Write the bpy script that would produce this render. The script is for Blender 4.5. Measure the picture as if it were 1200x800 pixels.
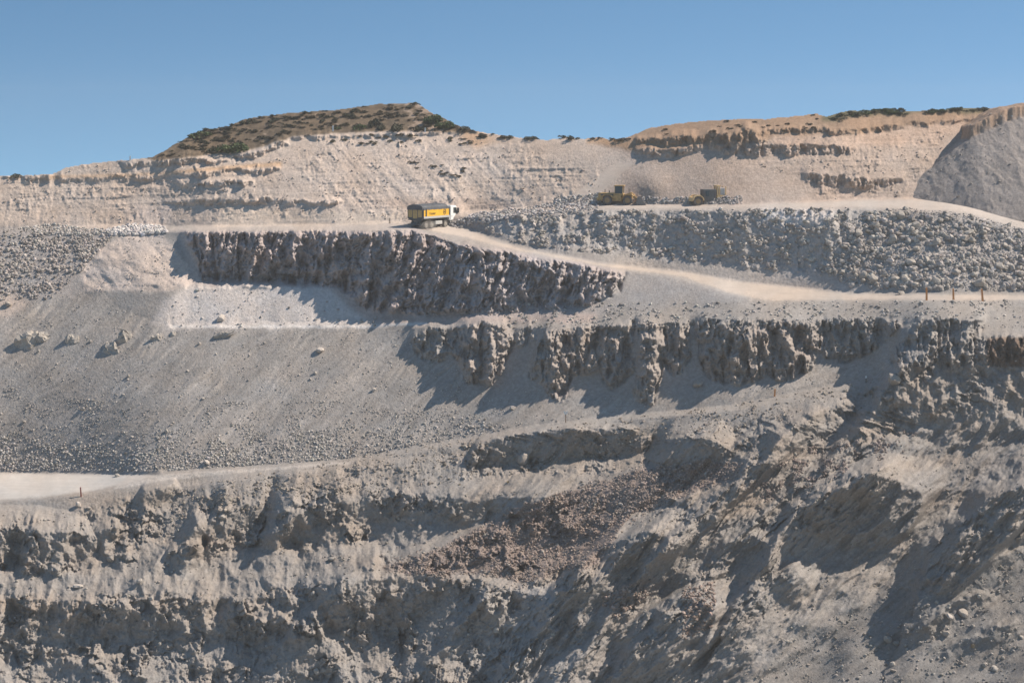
import bpy, bmesh, math, random
import numpy as np
from mathutils import Vector, Matrix
R = math.radians
random.seed(7)
S = bpy.context.scene
for o in list(bpy.data.objects): bpy.data.objects.remove(o)

# ------------------------------------------------------------------ camera
FPX = 2400.0            # focal length in pixels of a 1200 px wide frame
HORIZON = 140.0         # photo row at the height of the camera
PITCH = math.atan((400.0 - HORIZON) / FPX)
cam_d = bpy.data.cameras.new("camera"); cam = bpy.data.objects.new("camera", cam_d)
S.collection.objects.link(cam)
cam_d.sensor_width = 36.0; cam_d.lens = 36.0 * FPX / 1200.0
cam_d.clip_start = 0.5; cam_d.clip_end = 8000.0
cam.location = (0, 0, 0); cam.rotation_euler = (math.pi/2 - PITCH, 0, 0)
S.camera = cam
CT, ST = math.cos(PITCH), math.sin(PITCH)

# ------------------------------------------------------------------ light
SUN_EL = R(45.0); SUN_AZ = R(9.0)      # azimuth: degrees behind the view's right-hand side
sv = Vector((math.cos(SUN_EL)*math.cos(SUN_AZ), math.cos(SUN_EL)*math.sin(SUN_AZ), math.sin(SUN_EL)))
sd = bpy.data.lights.new("sun", 'SUN'); sun = bpy.data.objects.new("sun", sd)
S.collection.objects.link(sun)
sd.energy = 4.8; sd.angle = R(0.5); sd.color = (1.0, 0.89, 0.755)
sun.rotation_euler = sv.to_track_quat('Z', 'Y').to_euler()
W = bpy.data.worlds.new("World"); S.world = W; W.use_nodes = True
nt = W.node_tree; nt.nodes.clear()
out = nt.nodes.new('ShaderNodeOutputWorld'); bg = nt.nodes.new('ShaderNodeBackground')
sky = nt.nodes.new('ShaderNodeTexSky'); sky.sky_type = 'NISHITA'; sky.sun_disc = False
sky.sun_elevation = SUN_EL; sky.sun_rotation = math.atan2(sv.x, sv.y)
sky.altitude = 100; sky.air_density = 1.0; sky.dust_density = 0.3; sky.ozone_density = 1.0
tc = nt.nodes.new('ShaderNodeTexCoord'); mp = nt.nodes.new('ShaderNodeMapping')
mp.vector_type = 'POINT'; mp.inputs['Scale'].default_value = (1, 1, 3.2); mp.inputs['Location'].default_value = (0, 0, 0.36)
nt.links.new(tc.outputs['Generated'], mp.inputs['Vector']); nt.links.new(mp.outputs['Vector'], sky.inputs['Vector'])
tn = nt.nodes.new('ShaderNodeVectorMath'); tn.operation = 'MULTIPLY'; tn.inputs[1].default_value = (.80, 1.0, .97)   # clear dry air
bg.inputs['Strength'].default_value = 0.115
nt.links.new(sky.outputs[0], tn.inputs[0]); nt.links.new(tn.outputs[0], bg.inputs[0]); nt.links.new(bg.outputs[0], out.inputs[0])
S.view_settings.view_transform = 'Standard'; S.view_settings.look = 'None'
S.view_settings.exposure = 0.55; S.view_settings.gamma = 1.0; S.view_settings.use_curve_mapping = False

# ------------------------------------------------------------------ numeric helpers
_rs = np.random.RandomState(11)
_perm = _rs.permutation(4096)
_ang = _rs.rand(4096) * 2*np.pi
_gx = np.cos(_ang).astype(np.float32); _gy = np.sin(_ang).astype(np.float32)
def perlin(x, y, seed=0):
    x = np.asarray(x, np.float32) + 4096.0*3; y = np.asarray(y, np.float32) + 4096.0*3
    xi = np.floor(x).astype(np.int32); yi = np.floor(y).astype(np.int32)
    xf = x - xi; yf = y - yi
    u = xf*xf*xf*(xf*(xf*6-15)+10); v = yf*yf*yf*(yf*(yf*6-15)+10)
    def g(ix, iy, dx, dy):
        h = _perm[(_perm[(ix + seed*131) & 4095] + iy) & 4095]
        return _gx[h]*dx + _gy[h]*dy
    a = g(xi, yi, xf, yf); b = g(xi+1, yi, xf-1, yf); c = g(xi, yi+1, xf, yf-1); d = g(xi+1, yi+1, xf-1, yf-1)
    return ((a + u*(b-a)) * (1-v) + (c + u*(d-c)) * v) * 1.5
def fbm(x, y, seed=0, octv=4, gain=.5, lac=2.03):
    s = 0; a = 1; t = 0
    for i in range(octv):
        s = s + a*perlin(x, y, seed + i*7); t += a; a *= gain; x = x*lac + 3.1; y = y*lac + 1.7
    return s / t**.5
def ridged(x, y, seed=0, octv=4, gain=.5):
    s = 0; a = 1; t = 0
    for i in range(octv):
        s = s + a*(1 - np.abs(perlin(x, y, seed + i*7))*1.6); t += a; a *= gain; x = x*2.07 + 1.3; y = y*2.07 + 5.1
    return s / t
def worley(x, y, seed=0):
    """distance to nearest feature, second nearest, and a random value of the nearest cell"""
    xi = np.floor(x).astype(np.int32); yi = np.floor(y).astype(np.int32)
    f1 = np.full(x.shape, 9.0, np.float32); f2 = f1.copy(); cv = np.zeros(x.shape, np.float32)
    for dx in (-1, 0, 1):
        for dy in (-1, 0, 1):
            h = _perm[(_perm[(xi+dx+seed*53+8192) & 4095] + yi+dy+8192) & 4095]
            px = xi+dx + (h & 63)/64.0; py = yi+dy + ((h >> 6) & 63)/64.0
            d = np.sqrt((px-x)**2 + (py-y)**2)
            n = d < f1
            f2 = np.where(n, f1, np.minimum(f2, d)); cv = np.where(n, ((h*7919) & 1023)/1023.0, cv); f1 = np.where(n, d, f1)
    return f1, f2, cv
def facet(x, y, seed=0):
    """broken rock: every cell is a flat face with its own tilt and height"""
    xi = np.floor(x).astype(np.int32); yi = np.floor(y).astype(np.int32)
    f1 = np.full(x.shape, 9.0, np.float32); o = np.zeros(x.shape, np.float32)
    for dx in (-1, 0, 1):
        for dy in (-1, 0, 1):
            h = _perm[(_perm[(xi+dx+seed*53+8192) & 4095] + yi+dy+8192) & 4095]
            ex = x - (xi+dx + (h & 63)/64.0); ey = y - (yi+dy + ((h >> 6) & 63)/64.0)
            d = ex*ex + ey*ey; h2 = _perm[(h + 17) & 4095]; h3 = _perm[(h2 + 29) & 4095]; h4 = _perm[(h3 + 31) & 4095]
            v = (h2/4096.0-.5)*1.3*ex*2 + (h3/4096.0-.5)*1.3*ey*2 + (h4/4096.0-.5)*.9
            n = d < f1; o = np.where(n, v, o); f1 = np.where(n, d, f1)
    return o
def sstep(a, b, x):
    t = np.clip((x-a)/(b-a), 0, 1); return t*t*(3-2*t)
def blur1(a, s, axis):
    if s < .3: return a
    r = int(math.ceil(s*2.5)); k = np.exp(-.5*(np.arange(-r, r+1)/s)**2); k /= k.sum()
    pad = [(0, 0), (0, 0)]; pad[axis] = (r, r)
    p = np.pad(a, pad, mode='edge'); o = np.zeros_like(a); n = a.shape[axis]
    for i, w in enumerate(k):
        o += w * (p[i:i+n, :] if axis == 0 else p[:, i:i+n])
    return o
def blur(a, s): return blur1(blur1(a, s, 0), s, 1)

# ------------------------------------------------------------------ survey grid: photo columns and rows that the terrain follows
STEP = 0.9
XS = np.arange(-130, 1331, STEP); YS = np.arange(900, 96, -STEP)      # rows run from the pit bottom upwards
NX, NY = len(XS), len(YS)
GX, GY = np.meshgrid(XS, YS); GX = GX.astype(np.float32); GY = GY.astype(np.float32)
def kof(y):                    # drop per metre of distance for a photo row
    v = (400.0 - y)/FPX
    return (ST - v*CT) / (CT + v*ST)
def lat(x, y): return (x - 600.0)/FPX / (CT + (400.0-y)/FPX*ST)
KY = kof(YS)
def mask(poly, gx=None, gy=None):
    gx = GX if gx is None else gx; gy = GY if gy is None else gy
    m = np.zeros(gx.shape, bool); n = len(poly)
    for i in range(n):
        x1, y1 = poly[i]; x2, y2 = poly[(i+1) % n]
        if y1 == y2: continue
        c = ((y1 > gy) != (y2 > gy)) & (gx < (x2-x1)*(gy-y1)/(y2-y1) + x1)
        m ^= c
    return m
def curve(pts, x): return np.interp(x, [p[0] for p in pts], [p[1] for p in pts])
# wandering edges
WX = GX + 5*fbm(GX/26, GY/26, 1, 4); WY = GY + 4*fbm(GX/24, GY/24, 31, 4)
WXs = GX + 2.2*fbm(GX/14, GY/14, 1, 3); WYs = GY + 1.2*fbm(GX/16, GY/16, 31, 3)

SKY_PTS = [(-150,208),(0,206),(30,205),(60,204),(78,196),(100,192),(125,189),(150,187),(178,184),(190,178),(206,168),(225,158),(240,151),(262,150),(285,140),
 (300,137),(340,132),(400,128),(440,122),(470,121),(484,120),(492,123),(504,131),(520,138),(534,146),(548,151),(562,154),(580,157),(610,161),(640,164),(665,160),(685,163),
 (700,160),(712,163),(735,161),(760,150),(790,145),(830,141),(870,139),(900,139),(930,136),(957,133),(968,137),(985,131),(1000,129),(1012,131),(1030,128),(1060,130),(1100,129),
 (1135,126),(1150,127),(1180,127),(1230,125),(1350,122)]

# ------------------------------------------------------------------ the large slopes (rise over run)
T = np.full(GX.shape, .74, np.float32)
T[mask([(-150,700),(420,700),(640,700),(900,560),(1350,420),(1350,900),(-150,900)])] = .95
T[mask([(-150,90),(1350,90),(1350,185),(-150,185)])] = .55
T[mask([(860,900),(1000,700),(1350,560),(1350,900)])] = .66
T = blur(T, 14/STEP)

# distance of every survey point, integrated upwards
d0 = curve([(-150,214),(0,214),(300,214),(500,212),(700,209),(850,206),(1000,203),(1200,200),(1350,198)], XS)
K2 = KY[:, None]
L = np.zeros(GX.shape)
inc = np.log((T[:-1] + K2[:-1]) / (T[:-1] + K2[1:]))
L[1:] = np.cumsum(inc, axis=0)
sky_y = curve(SKY_PTS, XS)
L = blur1(L, 40/STEP, 1)
D = d0[None, :] * np.exp(L)
INC = np.zeros_like(D); INC[1:] = D[1:] - D[:-1]
print("distances: road", D[np.searchsorted(-YS, -270), np.searchsorted(XS, 500)], "bottom", D[0, 300], "top L/M/R", D[np.searchsorted(-YS,-210), [130, 800, 1350]])

# ------------------------------------------------------------------ rock features: faces that stand out of, or cut into, the slopes
M = np.zeros(GX.shape, np.float32)      # 1 where a slope is given
SL = np.full(GX.shape, .7, np.float32)   # that slope
A_FL = np.zeros(GX.shape, np.float32)   # strength of upright ribs
def slope(poly, v, warp=False):
    m = mask(poly, WX if warp else WXs, WY if warp else WYs); M[m] = 1; SL[m] = v
def face(poly, v=1.0, fl=0.0, soft=False):
    m = mask(poly, WXs if soft else WX, WYs if soft else WY)
    M[m] = 1; c = float(np.mean([p[1] for p in poly]))
    if c > 480: SL[m] = 5.0 if v > .93 else (3.2 if v > .75 else (1.6 if v > 0 else .25))
    elif c > 280: SL[m] = 2.9 if v > .93 else 2.2
    else: SL[m] = (9.0 if poly[0][0] < 700 else 3.5) if v > .75 else 2.2
    if fl: A_FL[m] = fl
# scree and soil slopes at rest
slope([(-150,345),(90,340),(200,383),(430,384),(700,384),(1060,384),(1160,372),(1050,430),(900,462),(700,488),(560,506),(400,535),(190,551),(-150,551)], .70)
slope([(-150,276),(60,272),(130,272),(100,345),(-150,350)], .72)
slope([(-150,664),(90,672),(180,650),(330,645),(440,640),(440,690),(300,700),(-150,698)], .5)
slope([(200,572),(330,556),(560,532),(720,560),(640,590),(440,600),(420,640),(330,640),(200,630)], .62)
slope([(550,556),(760,548),(860,535),(740,590),(560,605),(420,600),(430,570)], .45)
slope([(445,665),(500,650),(620,590),(760,548),(870,540),(860,560),(740,600),(700,660),(620,680),(560,672),(470,672)], .75)
slope([(880,800),(1060,700),(1200,640),(1350,560),(1350,900),(850,900)], .66)
# shelves and roads
slope([(205,384),(430,383),(440,378),(700,378),(1050,380),(1160,366),(1350,366),(1350,355),(1060,352),(850,356),(760,362),(560,370),(430,372),(300,378),(200,378)], .38, True)
slope([(190,378),(300,378),(430,374),(455,368),(400,338),(300,337),(215,339)], .8, True)
slope([(215,338),(300,336),(400,337),(395,331),(300,330),(225,331)], .2, True)
slope([(735,320),(860,335),(880,352),(850,358),(560,372),(690,360),(725,342)], .5, True)
slope([(215,272),(480,268),(540,286),(620,299),(700,312),(733,318),(725,340),(690,358),(600,366),(470,367),(430,362),(400,336),(330,331),(240,331)], 2.4)
slope([(-150,270),(0,268),(60,264),(130,263),(190,263),(190,270),(130,272),(60,272),(-150,276)], .3)
slope([(548,256),(700,246),(980,246),(1100,255),(1200,275),(1350,295),(1350,344),(1000,343),(870,330),(800,318),(700,307),(600,287),(556,269)], .85)
slope([(700,252),(860,250),(980,258),(990,300),(900,308),(820,300),(700,284)], 1.9, True)
slope([(100,290),(150,276),(210,272),(240,330),(180,345),(100,340)], .62)
slope([(180,187),(250,180),(300,172),(340,160),(400,155),(520,152),(560,154),(560,90),(180,90)], .42)
# outcrops in the middle scree
face([(482,395),(500,384),(522,384),(532,402),(520,425),(500,422),(485,413)], .95, .7)
face([(530,388),(560,378),(590,380),(602,400),(592,430),(578,450),(545,447),(540,425),(528,410)], 1.0, 1.0)
face([(602,388),(622,380),(628,402),(606,406)], .9, .5)
face([(636,388),(738,380),(742,436),(718,458),(700,434),(672,438),(655,470),(640,456),(620,440)], .95, 1.0)
face([(744,380),(806,380),(808,420),(790,442),(778,425),(765,472),(743,470),(748,430)], .95, 1.0)
face([(815,377),(962,377),(966,402),(950,430),(925,445),(900,440),(865,452),(830,442),(818,420)], 1.0, 1.1)
face([(966,374),(1062,378),(1042,395),(1012,415),(990,425),(966,418)], .95, .9)
face([(1062,388),(1080,374),(1150,374),(1150,396),(1100,420),(1054,432),(1042,425)], .95, .7)
# hollow under the lower ridge crest
face([(545,543),(556,520),(600,508),(680,500),(748,503),(752,530),(700,540),(640,546),(560,552)], 1.0, .5)
face([(545,548),(760,532),(765,548),(640,562),(545,560)], -.5)
face([(762,540),(775,515),(830,510),(850,525),(845,545),(800,560)], 1.0, .7)
# lower left bluffs
face([(-150,618),(20,616),(60,622),(110,625),(118,640),(95,660),(60,672),(30,668),(-150,660)], .95, 1.0)
face([(112,622),(140,618),(136,640),(116,655)], .95, .6)
face([(156,592),(168,572),(205,566),(212,575),(190,592),(165,598)], 1, .3)
face([(236,628),(252,600),(300,588),(312,598),(300,620),(262,640),(240,645)], 1, .5)
face([(296,640),(314,612),(342,590),(402,588),(398,610),(352,622),(326,646)], 1, .9)
face([(190,660),(196,645),(232,640),(238,660),(210,672)], .95, .6)
face([(400,588),(470,580),(560,585),(640,580),(640,600),(540,615),(470,610),(400,612)], .95, .7)
face([(-150,705),(30,700),(120,705),(215,700),(330,700),(400,680),(560,680),(560,720),(400,745),(330,760),(200,750),(120,745),(-150,760)], .9, 1.1)
face([(380,690),(470,672),(560,680),(640,700),(600,725),(470,720),(390,715)], .9, .8)
# right-hand spurs and walls
face([(1000,470),(1045,440),(1090,405),(1110,398),(1200,392),(1350,388),(1350,520),(1180,520),(1110,530),(1065,505),(1040,490)], 1.0, 1.0)
face([(940,575),(1005,548),(1078,570),(1082,590),(1060,632),(1030,648),(990,650),(950,620)], 1.0, 1.0)
face([(1080,665),(1092,635),(1140,590),(1200,566),(1350,520),(1350,590),(1200,612),(1165,650),(1118,700),(1092,696)], 1.0, .9)
face([(860,640),(880,625),(905,640),(900,670),(868,690)], .95, .6)
face([(900,675),(930,660),(950,690),(935,712),(905,700)], .95, .6)
face([(640,690),(700,640),(760,620),(800,640),(790,670),(720,700),(660,720)], .8, .8)
face([(700,800),(720,740),(780,700),(840,705),(830,760),(780,810)], .9, .9)
face([(560,800),(600,700),(660,690),(650,740),(610,830)], .7, .9)
face([(810,560),(860,520),(900,505),(985,470),(1010,480),(960,520),(900,560),(850,600),(820,590)], .5, .8)
# ledges of the far faces
for poly, v in [([(28,207),(62,206),(60,215),(30,214)],.9),([(62,208),(180,206),(230,200),(300,196),(330,196),(330,201),(230,207),(160,212),(70,213)],.85),
  ([(140,190),(260,185),(300,176),(335,164),(345,170),(300,186),(260,192),(150,197)],.95),([(190,237),(300,232),(360,234),(400,236),(400,241),(300,240),(205,242)],.95),
  ([(200,216),(245,212),(298,213),(290,219),(210,220)],.9),([(245,214),(300,212),(298,217),(250,218)],.9),
  ([(742,176),(800,172),(895,160),(900,166),(800,182),(745,182)],.9),([(830,168),(1000,170),(1010,176),(990,182),(920,184),(850,182)],.5),
  ([(940,205),(1060,208),(1060,216),(1010,222),(945,216)],.9),([(742,163),(800,158),(880,152),(890,164),(800,170),(742,170)],.8),
  ([(870,150),(1000,150),(1150,136),(1150,141),(1000,158),(880,158)],.6),([(755,176),(790,172),(790,184),(760,186)],.9),([(330,160),(560,152),(562,157),(340,166)],.5)]:
    face(poly, v, .35)
# blocky ground: many small faces where the rock is broken
def zone(poly, f): 
    z = np.zeros(GX.shape, np.float32); z[mask(poly, WX, WY)] = 1; return blur(z, f/STEP)
Z_low = zone([(-150,600),(100,600),(200,575),(330,560),(560,520),(760,505),(900,480),(1000,455),(1060,430),(1350,400),(1350,900),(-150,900)], 8)
Z_rscree = zone([(880,800),(960,720),(1100,700),(1200,640),(1350,560),(1350,900),(860,900)], 8)
Z_farL = zone([(-150,205),(200,190),(420,160),(600,165),(700,200),(700,235),(520,258),(150,260),(-150,262)], 5)
Z_rub = zone([(545,255),(620,247),(1000,246),(1130,252),(1350,290),(1350,335),(1060,335),(960,325),(800,305),(700,295),(600,280)], 4)
Z_farR = zone([(830,165),(1000,160),(1120,150),(1060,232),(960,232),(940,205),(850,190)], 5)
sh = np.where(True, 0, 0)
# direction of the gullies: upright in the upper part, leaning down-left in the lower right
LEAN = sstep(430, 560, GY) * sstep(380, 760, GX) * .95 + sstep(460, 620, GY)*.25
LW = sstep(.3, .75, LEAN)
def lfbm(ax, ay, seed, o=4, g=.5, f=fbm): return f(GX/ax, GY/ay, seed, o, g)*(1-LW) + f((GX + .85*(GY-600))/ax, GY/ay, seed, o, g)*LW
LX = GX
n1 = lfbm(24, 22, 71, 4, .55); n2 = lfbm(7.5, 6.0, 91, 3, .55)
Z_lr = zone([(600,900),(620,720),(720,620),(800,560),(1000,500),(1350,430),(1350,900)], 20)
Z_soft = zone([(-150,664),(90,674),(180,652),(330,645),(440,640),(440,672),(300,695),(-150,697)], 3) + zone([(430,556),(560,560),(760,550),(740,588),(560,578),(420,572)], 3) \
    + zone([(200,610),(250,560),(420,545),(545,518),(540,560),(420,575),(330,570)], 4)*.7 + zone([(440,610),(540,620),(600,600),(520,640),(450,650),(420,660)], 4) \
    + zone([(560,512),(760,494),(900,470),(1040,436),(1040,452),(900,490),(760,506),(560,518)], 3)
Z_soft = np.clip(Z_soft, 0, 1)
PROC = np.zeros(GX.shape, bool)
PROC |= ((n1*.75 + n2*.45 > .47 - .1*sstep(600,760,GY) + .75*Z_lr) & (Z_low*(1-Z_rscree) > .5) & (SL != 5) & (Z_soft < .4))
PROC |= (M == 0) & (n2 > .42) & (n1 > .05) & (Z_farL + Z_farR > .5)
n3 = fbm(GX/11, GY/9, 171, 3, .6)
PROC |= (n3 > .25) & (Z_rub > .5) & (GX < 1010)
def road_slope(poly, v):
    m = mask(poly); M[m] = 1; SL[m] = v
road_slope([(-150,553),(0,553),(190,556),(112,576),(50,583),(0,587),(-150,590)], .03)
road_slope([(190,556),(300,548),(420,541),(560,515),(700,494),(860,480),(1000,452),(1050,436),(1050,430),(1000,446),(860,474),(700,489),(560,509),(420,536),(300,545),(190,551)], .08)
road_slope([(180,265),(500,262),(545,266),(600,287),(700,307),(800,318),(870,330),(1000,343),(1350,344),(1350,354),(1040,353),(900,353),(860,345),(800,326),(700,313),(600,294),(540,280),(480,269),(200,271)], .08)
road_slope([(545,247),(700,239),(860,240),(1000,233),(1350,226),(1350,290),(1200,268),(1130,250),(1000,244),(700,246),(545,254)], .10)
PROC &= ~((M > 0) & (SL < .15))
M[PROC] = 1; SL[PROC] = np.where(Z_low[PROC] > .3, 4.5, 2.4)
DK = np.zeros(NY); DK[1:] = KY[:-1] - KY[1:]
INS = D*DK[:, None]/(SL + KY[:, None]) - INC            # extra distance gained per row by the given slope
FM = (SL < .15).astype(np.float32)
INS = blur1(blur((INS*M*FM).astype(np.float32), 1.0/STEP), 4.5/STEP, 1) + blur((INS*M*(1-FM)).astype(np.float32), .8/STEP); MB = blur(M, .8/STEP)

P = np.zeros(GX.shape, np.float32)
cur = np.zeros(NX, np.float32)
KR = int(45/STEP); KG = np.exp(-.5*(np.arange(-KR, KR+1)*STEP/17.0)**2); KG /= KG.sum()
REL = blur(((SL < 1.3) | (M == 0)).astype(np.float32), 1.0)*(1 - .75*Z_low + .35*Z_low*Z_lr)
FLT = blur(((SL < .15) & (M > 0)).astype(np.float32) + .3*((GY > 350) & (GY < 383) & (GX > 540) & (SL < .55) & (M > 0)), 1.0)
for i in range(1, NY):
    s = LEAN[i]                                     # carry the features along the gully direction
    cur = np.interp(XS - s*STEP, XS, cur)
    free = 1 - MB[i]
    cur = cur - INS[i]
    cur = np.where(cur > 0, np.maximum(0, cur - (INC[i]*1.1 + .04)*free), np.minimum(0, cur + INC[i]*.15*free))
    cur = cur*(1 - .004*STEP)
    dif = cur - np.convolve(np.pad(cur, KR, mode='edge'), KG, 'valid')
    w = REL[i]; fl_ = FLT[i]
    cur = cur - np.clip(dif*(.10*w + .3*fl_), -INC[i]*.5*w - fl_, .45*w + fl_)
    cur = cur*.8 + .10*(np.roll(cur, 1) + np.roll(cur, -1))
    P[i] = cur
print("P range", P.min(), P.max(), np.percentile(P, [5, 50, 95]))
PLOW = blur1(P[:, ::6], 60/STEP/6, 1); PLOW = np.stack([np.interp(XS, XS[::6], r) for r in PLOW], 0)
# ribs on upright faces
AF = blur(A_FL, 2.5/STEP); AFo = AF*(1-Z_low)
AF = np.maximum(AF, Z_low*(1-Z_rscree)*.55)
BIG = zone([(215,272),(480,270),(540,288),(620,301),(700,314),(733,320),(725,340),(690,358),(600,366),(470,367),(430,362),(400,336),(330,331),(240,331)], 2.0)
AF = AF*(1-BIG)
fl = .6*(lfbm(24, 52, 201, 4, .5, ridged) - .55) + .6*(lfbm(40, 36, 203, 4, .5, ridged) - .55)
P += (AF + .6*AFo)*fl*1.5*(.35 + sstep(0, .6, P + AF))
CLX = GX + .10*(GY-300) + 14*fbm(GX/40, GY/28, 205, 4, .58) + .55*(GY-300)*sstep(300, 420, GX)*(1-sstep(480,600,GX))*.6
P += BIG*((ridged(CLX/27, GY/95, 231, 4, .5) - .5)*(2.4 + 2.2*fbm(GX/50, GY/50, 233, 3)) + 1.1*(worley(CLX/16, GY/22, 235)[2]-.5) + .8*(fbm(GX/12, GY/12, 244, 4, .6)))
# the western third of the cliff is undercut
P += BIG*(1-sstep(330, 420, GX))*(-1.1)*sstep(300, 330, GY)
# broad undulation
P += 1.1*lfbm(70, 60, 301, 3)*sstep(600, 640, GY) + 1.6*lfbm(110, 120, 307, 2)*Z_low*.8
# big spurs in the lower right run down-left
P += 1.2*Z_lr*(1-Z_rscree)*(ridged((GX + .8*(GY-600) + 10*fbm(GX/40, GY/40, 343, 3))/52, GY/260, 341, 3, .5)-.55)
P += 1.6*(1-Z_rscree)*(ridged((GX + .95*(GY-600) + 12*fbm(GX/60, GY/60, 333, 3))/120, GY/420, 331, 3, .45)-.55)*zone([(560,900),(600,700),(720,600),(1000,500),(1350,400),(1350,900)], 30)
RX = GX + 9*fbm(GX/38, GY/38, 351, 4, .55); RY = GY + 9*fbm(GX/38, GY/38, 353, 4, .55)
SPM = np.zeros(GX.shape, np.float32)
def spur(pts, h, w, steep=4.0):
    """a ridge running down to the left: long side to the lower right, steep side to the upper left"""
    global P, SPM
    pts = np.array(pts, float); best = np.full(GX.shape, 1e9); sgn = np.ones(GX.shape); tt = np.zeros(GX.shape); n = len(pts)-1
    for i in range(n):
        a, b = pts[i], pts[i+1]; d = b-a; L2 = (d**2).sum()
        t = np.clip(((RX-a[0])*d[0] + (RY-a[1])*d[1])/L2, 0, 1)
        ex, ey = RX-(a[0]+t*d[0]), RY-(a[1]+t*d[1]); q = np.sqrt(ex*ex+ey*ey); c = d[0]*ey - d[1]*ex
        m_ = q < best; best = np.where(m_, q, best); sgn = np.where(m_, np.sign(c), sgn); tt = np.where(m_, (i+t)/n, tt)
    ww = np.where(sgn > 0, w/steep, w)          # sgn > 0: upper-left side of a line drawn from upper right to lower left
    f = np.exp(-(best/ww)**1.4)*sstep(0, .18, tt)*(1 - .6*tt)
    P += (1.25*h*f).astype(np.float32); SPM = np.maximum(SPM, sstep(.08, .5, f).astype(np.float32))
spur([(1110,400),(1050,440),(1010,505),(950,555),(880,615),(800,690),(740,760)], 4.2, 42)
spur([(1080,548),(1000,560),(935,600),(890,670),(850,740)], 5.0, 40)
spur([(1240,540),(1150,590),(1095,650),(1075,700)], 6.0, 55)
spur([(975,468),(900,530),(835,590),(770,650),(700,740),(650,820)], 3.6, 34)
spur([(850,560),(780,600),(730,650),(690,700),(640,790)], 3.2, 30)
spur([(700,640),(655,700),(610,760),(570,830)], 3.6, 32)
spur([(1165,690),(1120,705),(1080,725)], 1.6, 16); spur([(1110,715),(1060,745)], 1.4, 14); spur([(1200,720),(1150,745),(1110,760)], 1.3, 14)
spur([(470,640),(400,680),(340,740),(290,810)], 2.6, 34)
spur([(590,690),(530,740),(480,800)], 2.8, 32)
spur([(420,560),(350,600),(300,650)], 2.2, 28)
spur([(250,600),(200,640),(150,690)], 2.0, 26)
# berm of the small excavated bowl, and the pale cut heaps
def bump(cx, cy, rx, ry, h, p=2):
    global P
    q = ((GX-cx)/rx)**2 + ((GY-cy)/ry)**2
    P += h*np.exp(-q*1.2)
bump(765, 216, 24, 18, 1.0); bump(300, 333, 100, 4, .7); bump(155, 305, 50, 30, 1.2)
bump(203, 352, 16, 24, .35)
P += .32*fbm((GX+.5*GY)/22, (GY-.3*GX)/13, 451, 3)*zone([(145,276),(190,276),(238,332),(190,342),(140,340),(98,342),(96,318),(120,290)], 3)
# scree streaks: small debris flows
SX = GX + 1.05*GY
Z_scr = zone([(-150,345),(90,340),(200,380),(480,384),(560,452),(800,470),(1000,430),(1060,430),(900,465),(700,490),(560,508),(400,536),(190,553),(-150,552)], 5)
P += Z_scr*(.30*fbm((SX + 14*fbm(GX/60, GY/50, 403, 2))/12, GY/70, 401, 3)*sstep(-.2,.6,fbm(GX/70, GY/50, 405, 2)) + .5*fbm(SX/75, GY/160, 411, 3))
P += np.maximum(Z_rscree, Z_lr*(1-SPM))*(.22*fbm((GX + 1.2*GY)/12, GY/80, 421, 3))
Z_hl = zone([(520,165),(640,200),(700,235),(400,250),(330,200),(400,165)], 8)
P += Z_hl*.14*fbm((GX - .9*GY)/12, GY/60, 431, 3)
for v_ in (1,):
    # rough ground: clods and blocks
    vary = sstep(-.35, .55, fbm(GX/45, GY/30, 481, 3))
    RGH = .045 + (.34*Z_low*(1-Z_rscree)*(1-.85*Z_soft)*(1-.6*Z_lr) + .17*Z_farL + .22*Z_farR)*(.25+vary) + .34*sstep(.1,.5,AFo) + .12*Z_rscree + .22*Z_rub*(.4+vary) + .15*BIG
ROADM = zone([(-150,555),(0,554),(188,557),(110,574),(50,582),(0,585),(-150,588)], 1) + \
        zone([(480,266),(520,264),(545,268),(600,289),(700,308),(800,319),(870,331),(1000,345),(1350,346),(1350,353),(1040,351),(900,351),(860,343),(800,324),(700,311),(600,292),(540,277)], 1) + \
        zone([(700,240),(860,241),(1000,235),(1350,230),(1350,280),(1200,262),(1130,248),(1000,242),(700,244)], 1.5) + \
        zone([(662,235),(694,232),(738,196),(745,192),(724,191),(704,204)], .6)
ROADM = np.clip(ROADM, 0, 1)
RGH *= (1-.93*ROADM)
QX = GX + 3*fbm(GX/9, GY/9, 521, 3) + .55*(GY-600)*Z_lr; QY = GY + 3*fbm(GX/9, GY/9, 523, 3)
CALM = 1 - Z_lr*(.88 - .75*SPM*(.4+.6*vary)); RGH *= (1 - Z_lr*(.7 - .6*SPM))*(1 - .35*Z_low)
FAC = Z_low*(1-Z_rscree)*(1-.95*Z_soft)*(.12 + .75*vary)*CALM*(1-.3*Z_lr) + .30*BIG + .30*sstep(.1,.5,AFo) + .25*Z_rub + .14*(Z_farL+Z_farR)*vary
P += FAC*(1-ROADM)*(1.0*facet(QX/26, QY/30, 61)*Z_low + .75*facet(QX/12, QY/13, 62) + .42*facet(QX/5.5, QY/5.5, 63))
TX = GX + 3.5*fbm(GX/14, GY/20, 525, 3) + .3*(GY-330)*BIG*sstep(400,520,GX) + .85*(GY-600)*LW
COLM = BIG*1.25 + .95*sstep(.1,.5,AFo) + .42*Z_lr*(1-Z_rscree)*SPM + .30*Z_low*(1-Z_lr)*(1-Z_soft)*vary
P += COLM*(1-ROADM)*(.85*facet(TX/15, GY/62, 65) + .6*facet(TX/7.5, GY/26, 66) + .3*facet(TX/4, GY/9, 67))
STR = (Z_farL + Z_farR)*(1-ROADM)
P += STR*.24*(.4+vary)*(ridged(GX/160, (GY + .03*GX)/9, 529, 3, .6) - .5)
P += RGH*(.25*facet(GX/3.2, GY/3.2, 64) + .8*fbm(GX/9, GY/8, 501, 5, .6))
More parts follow.
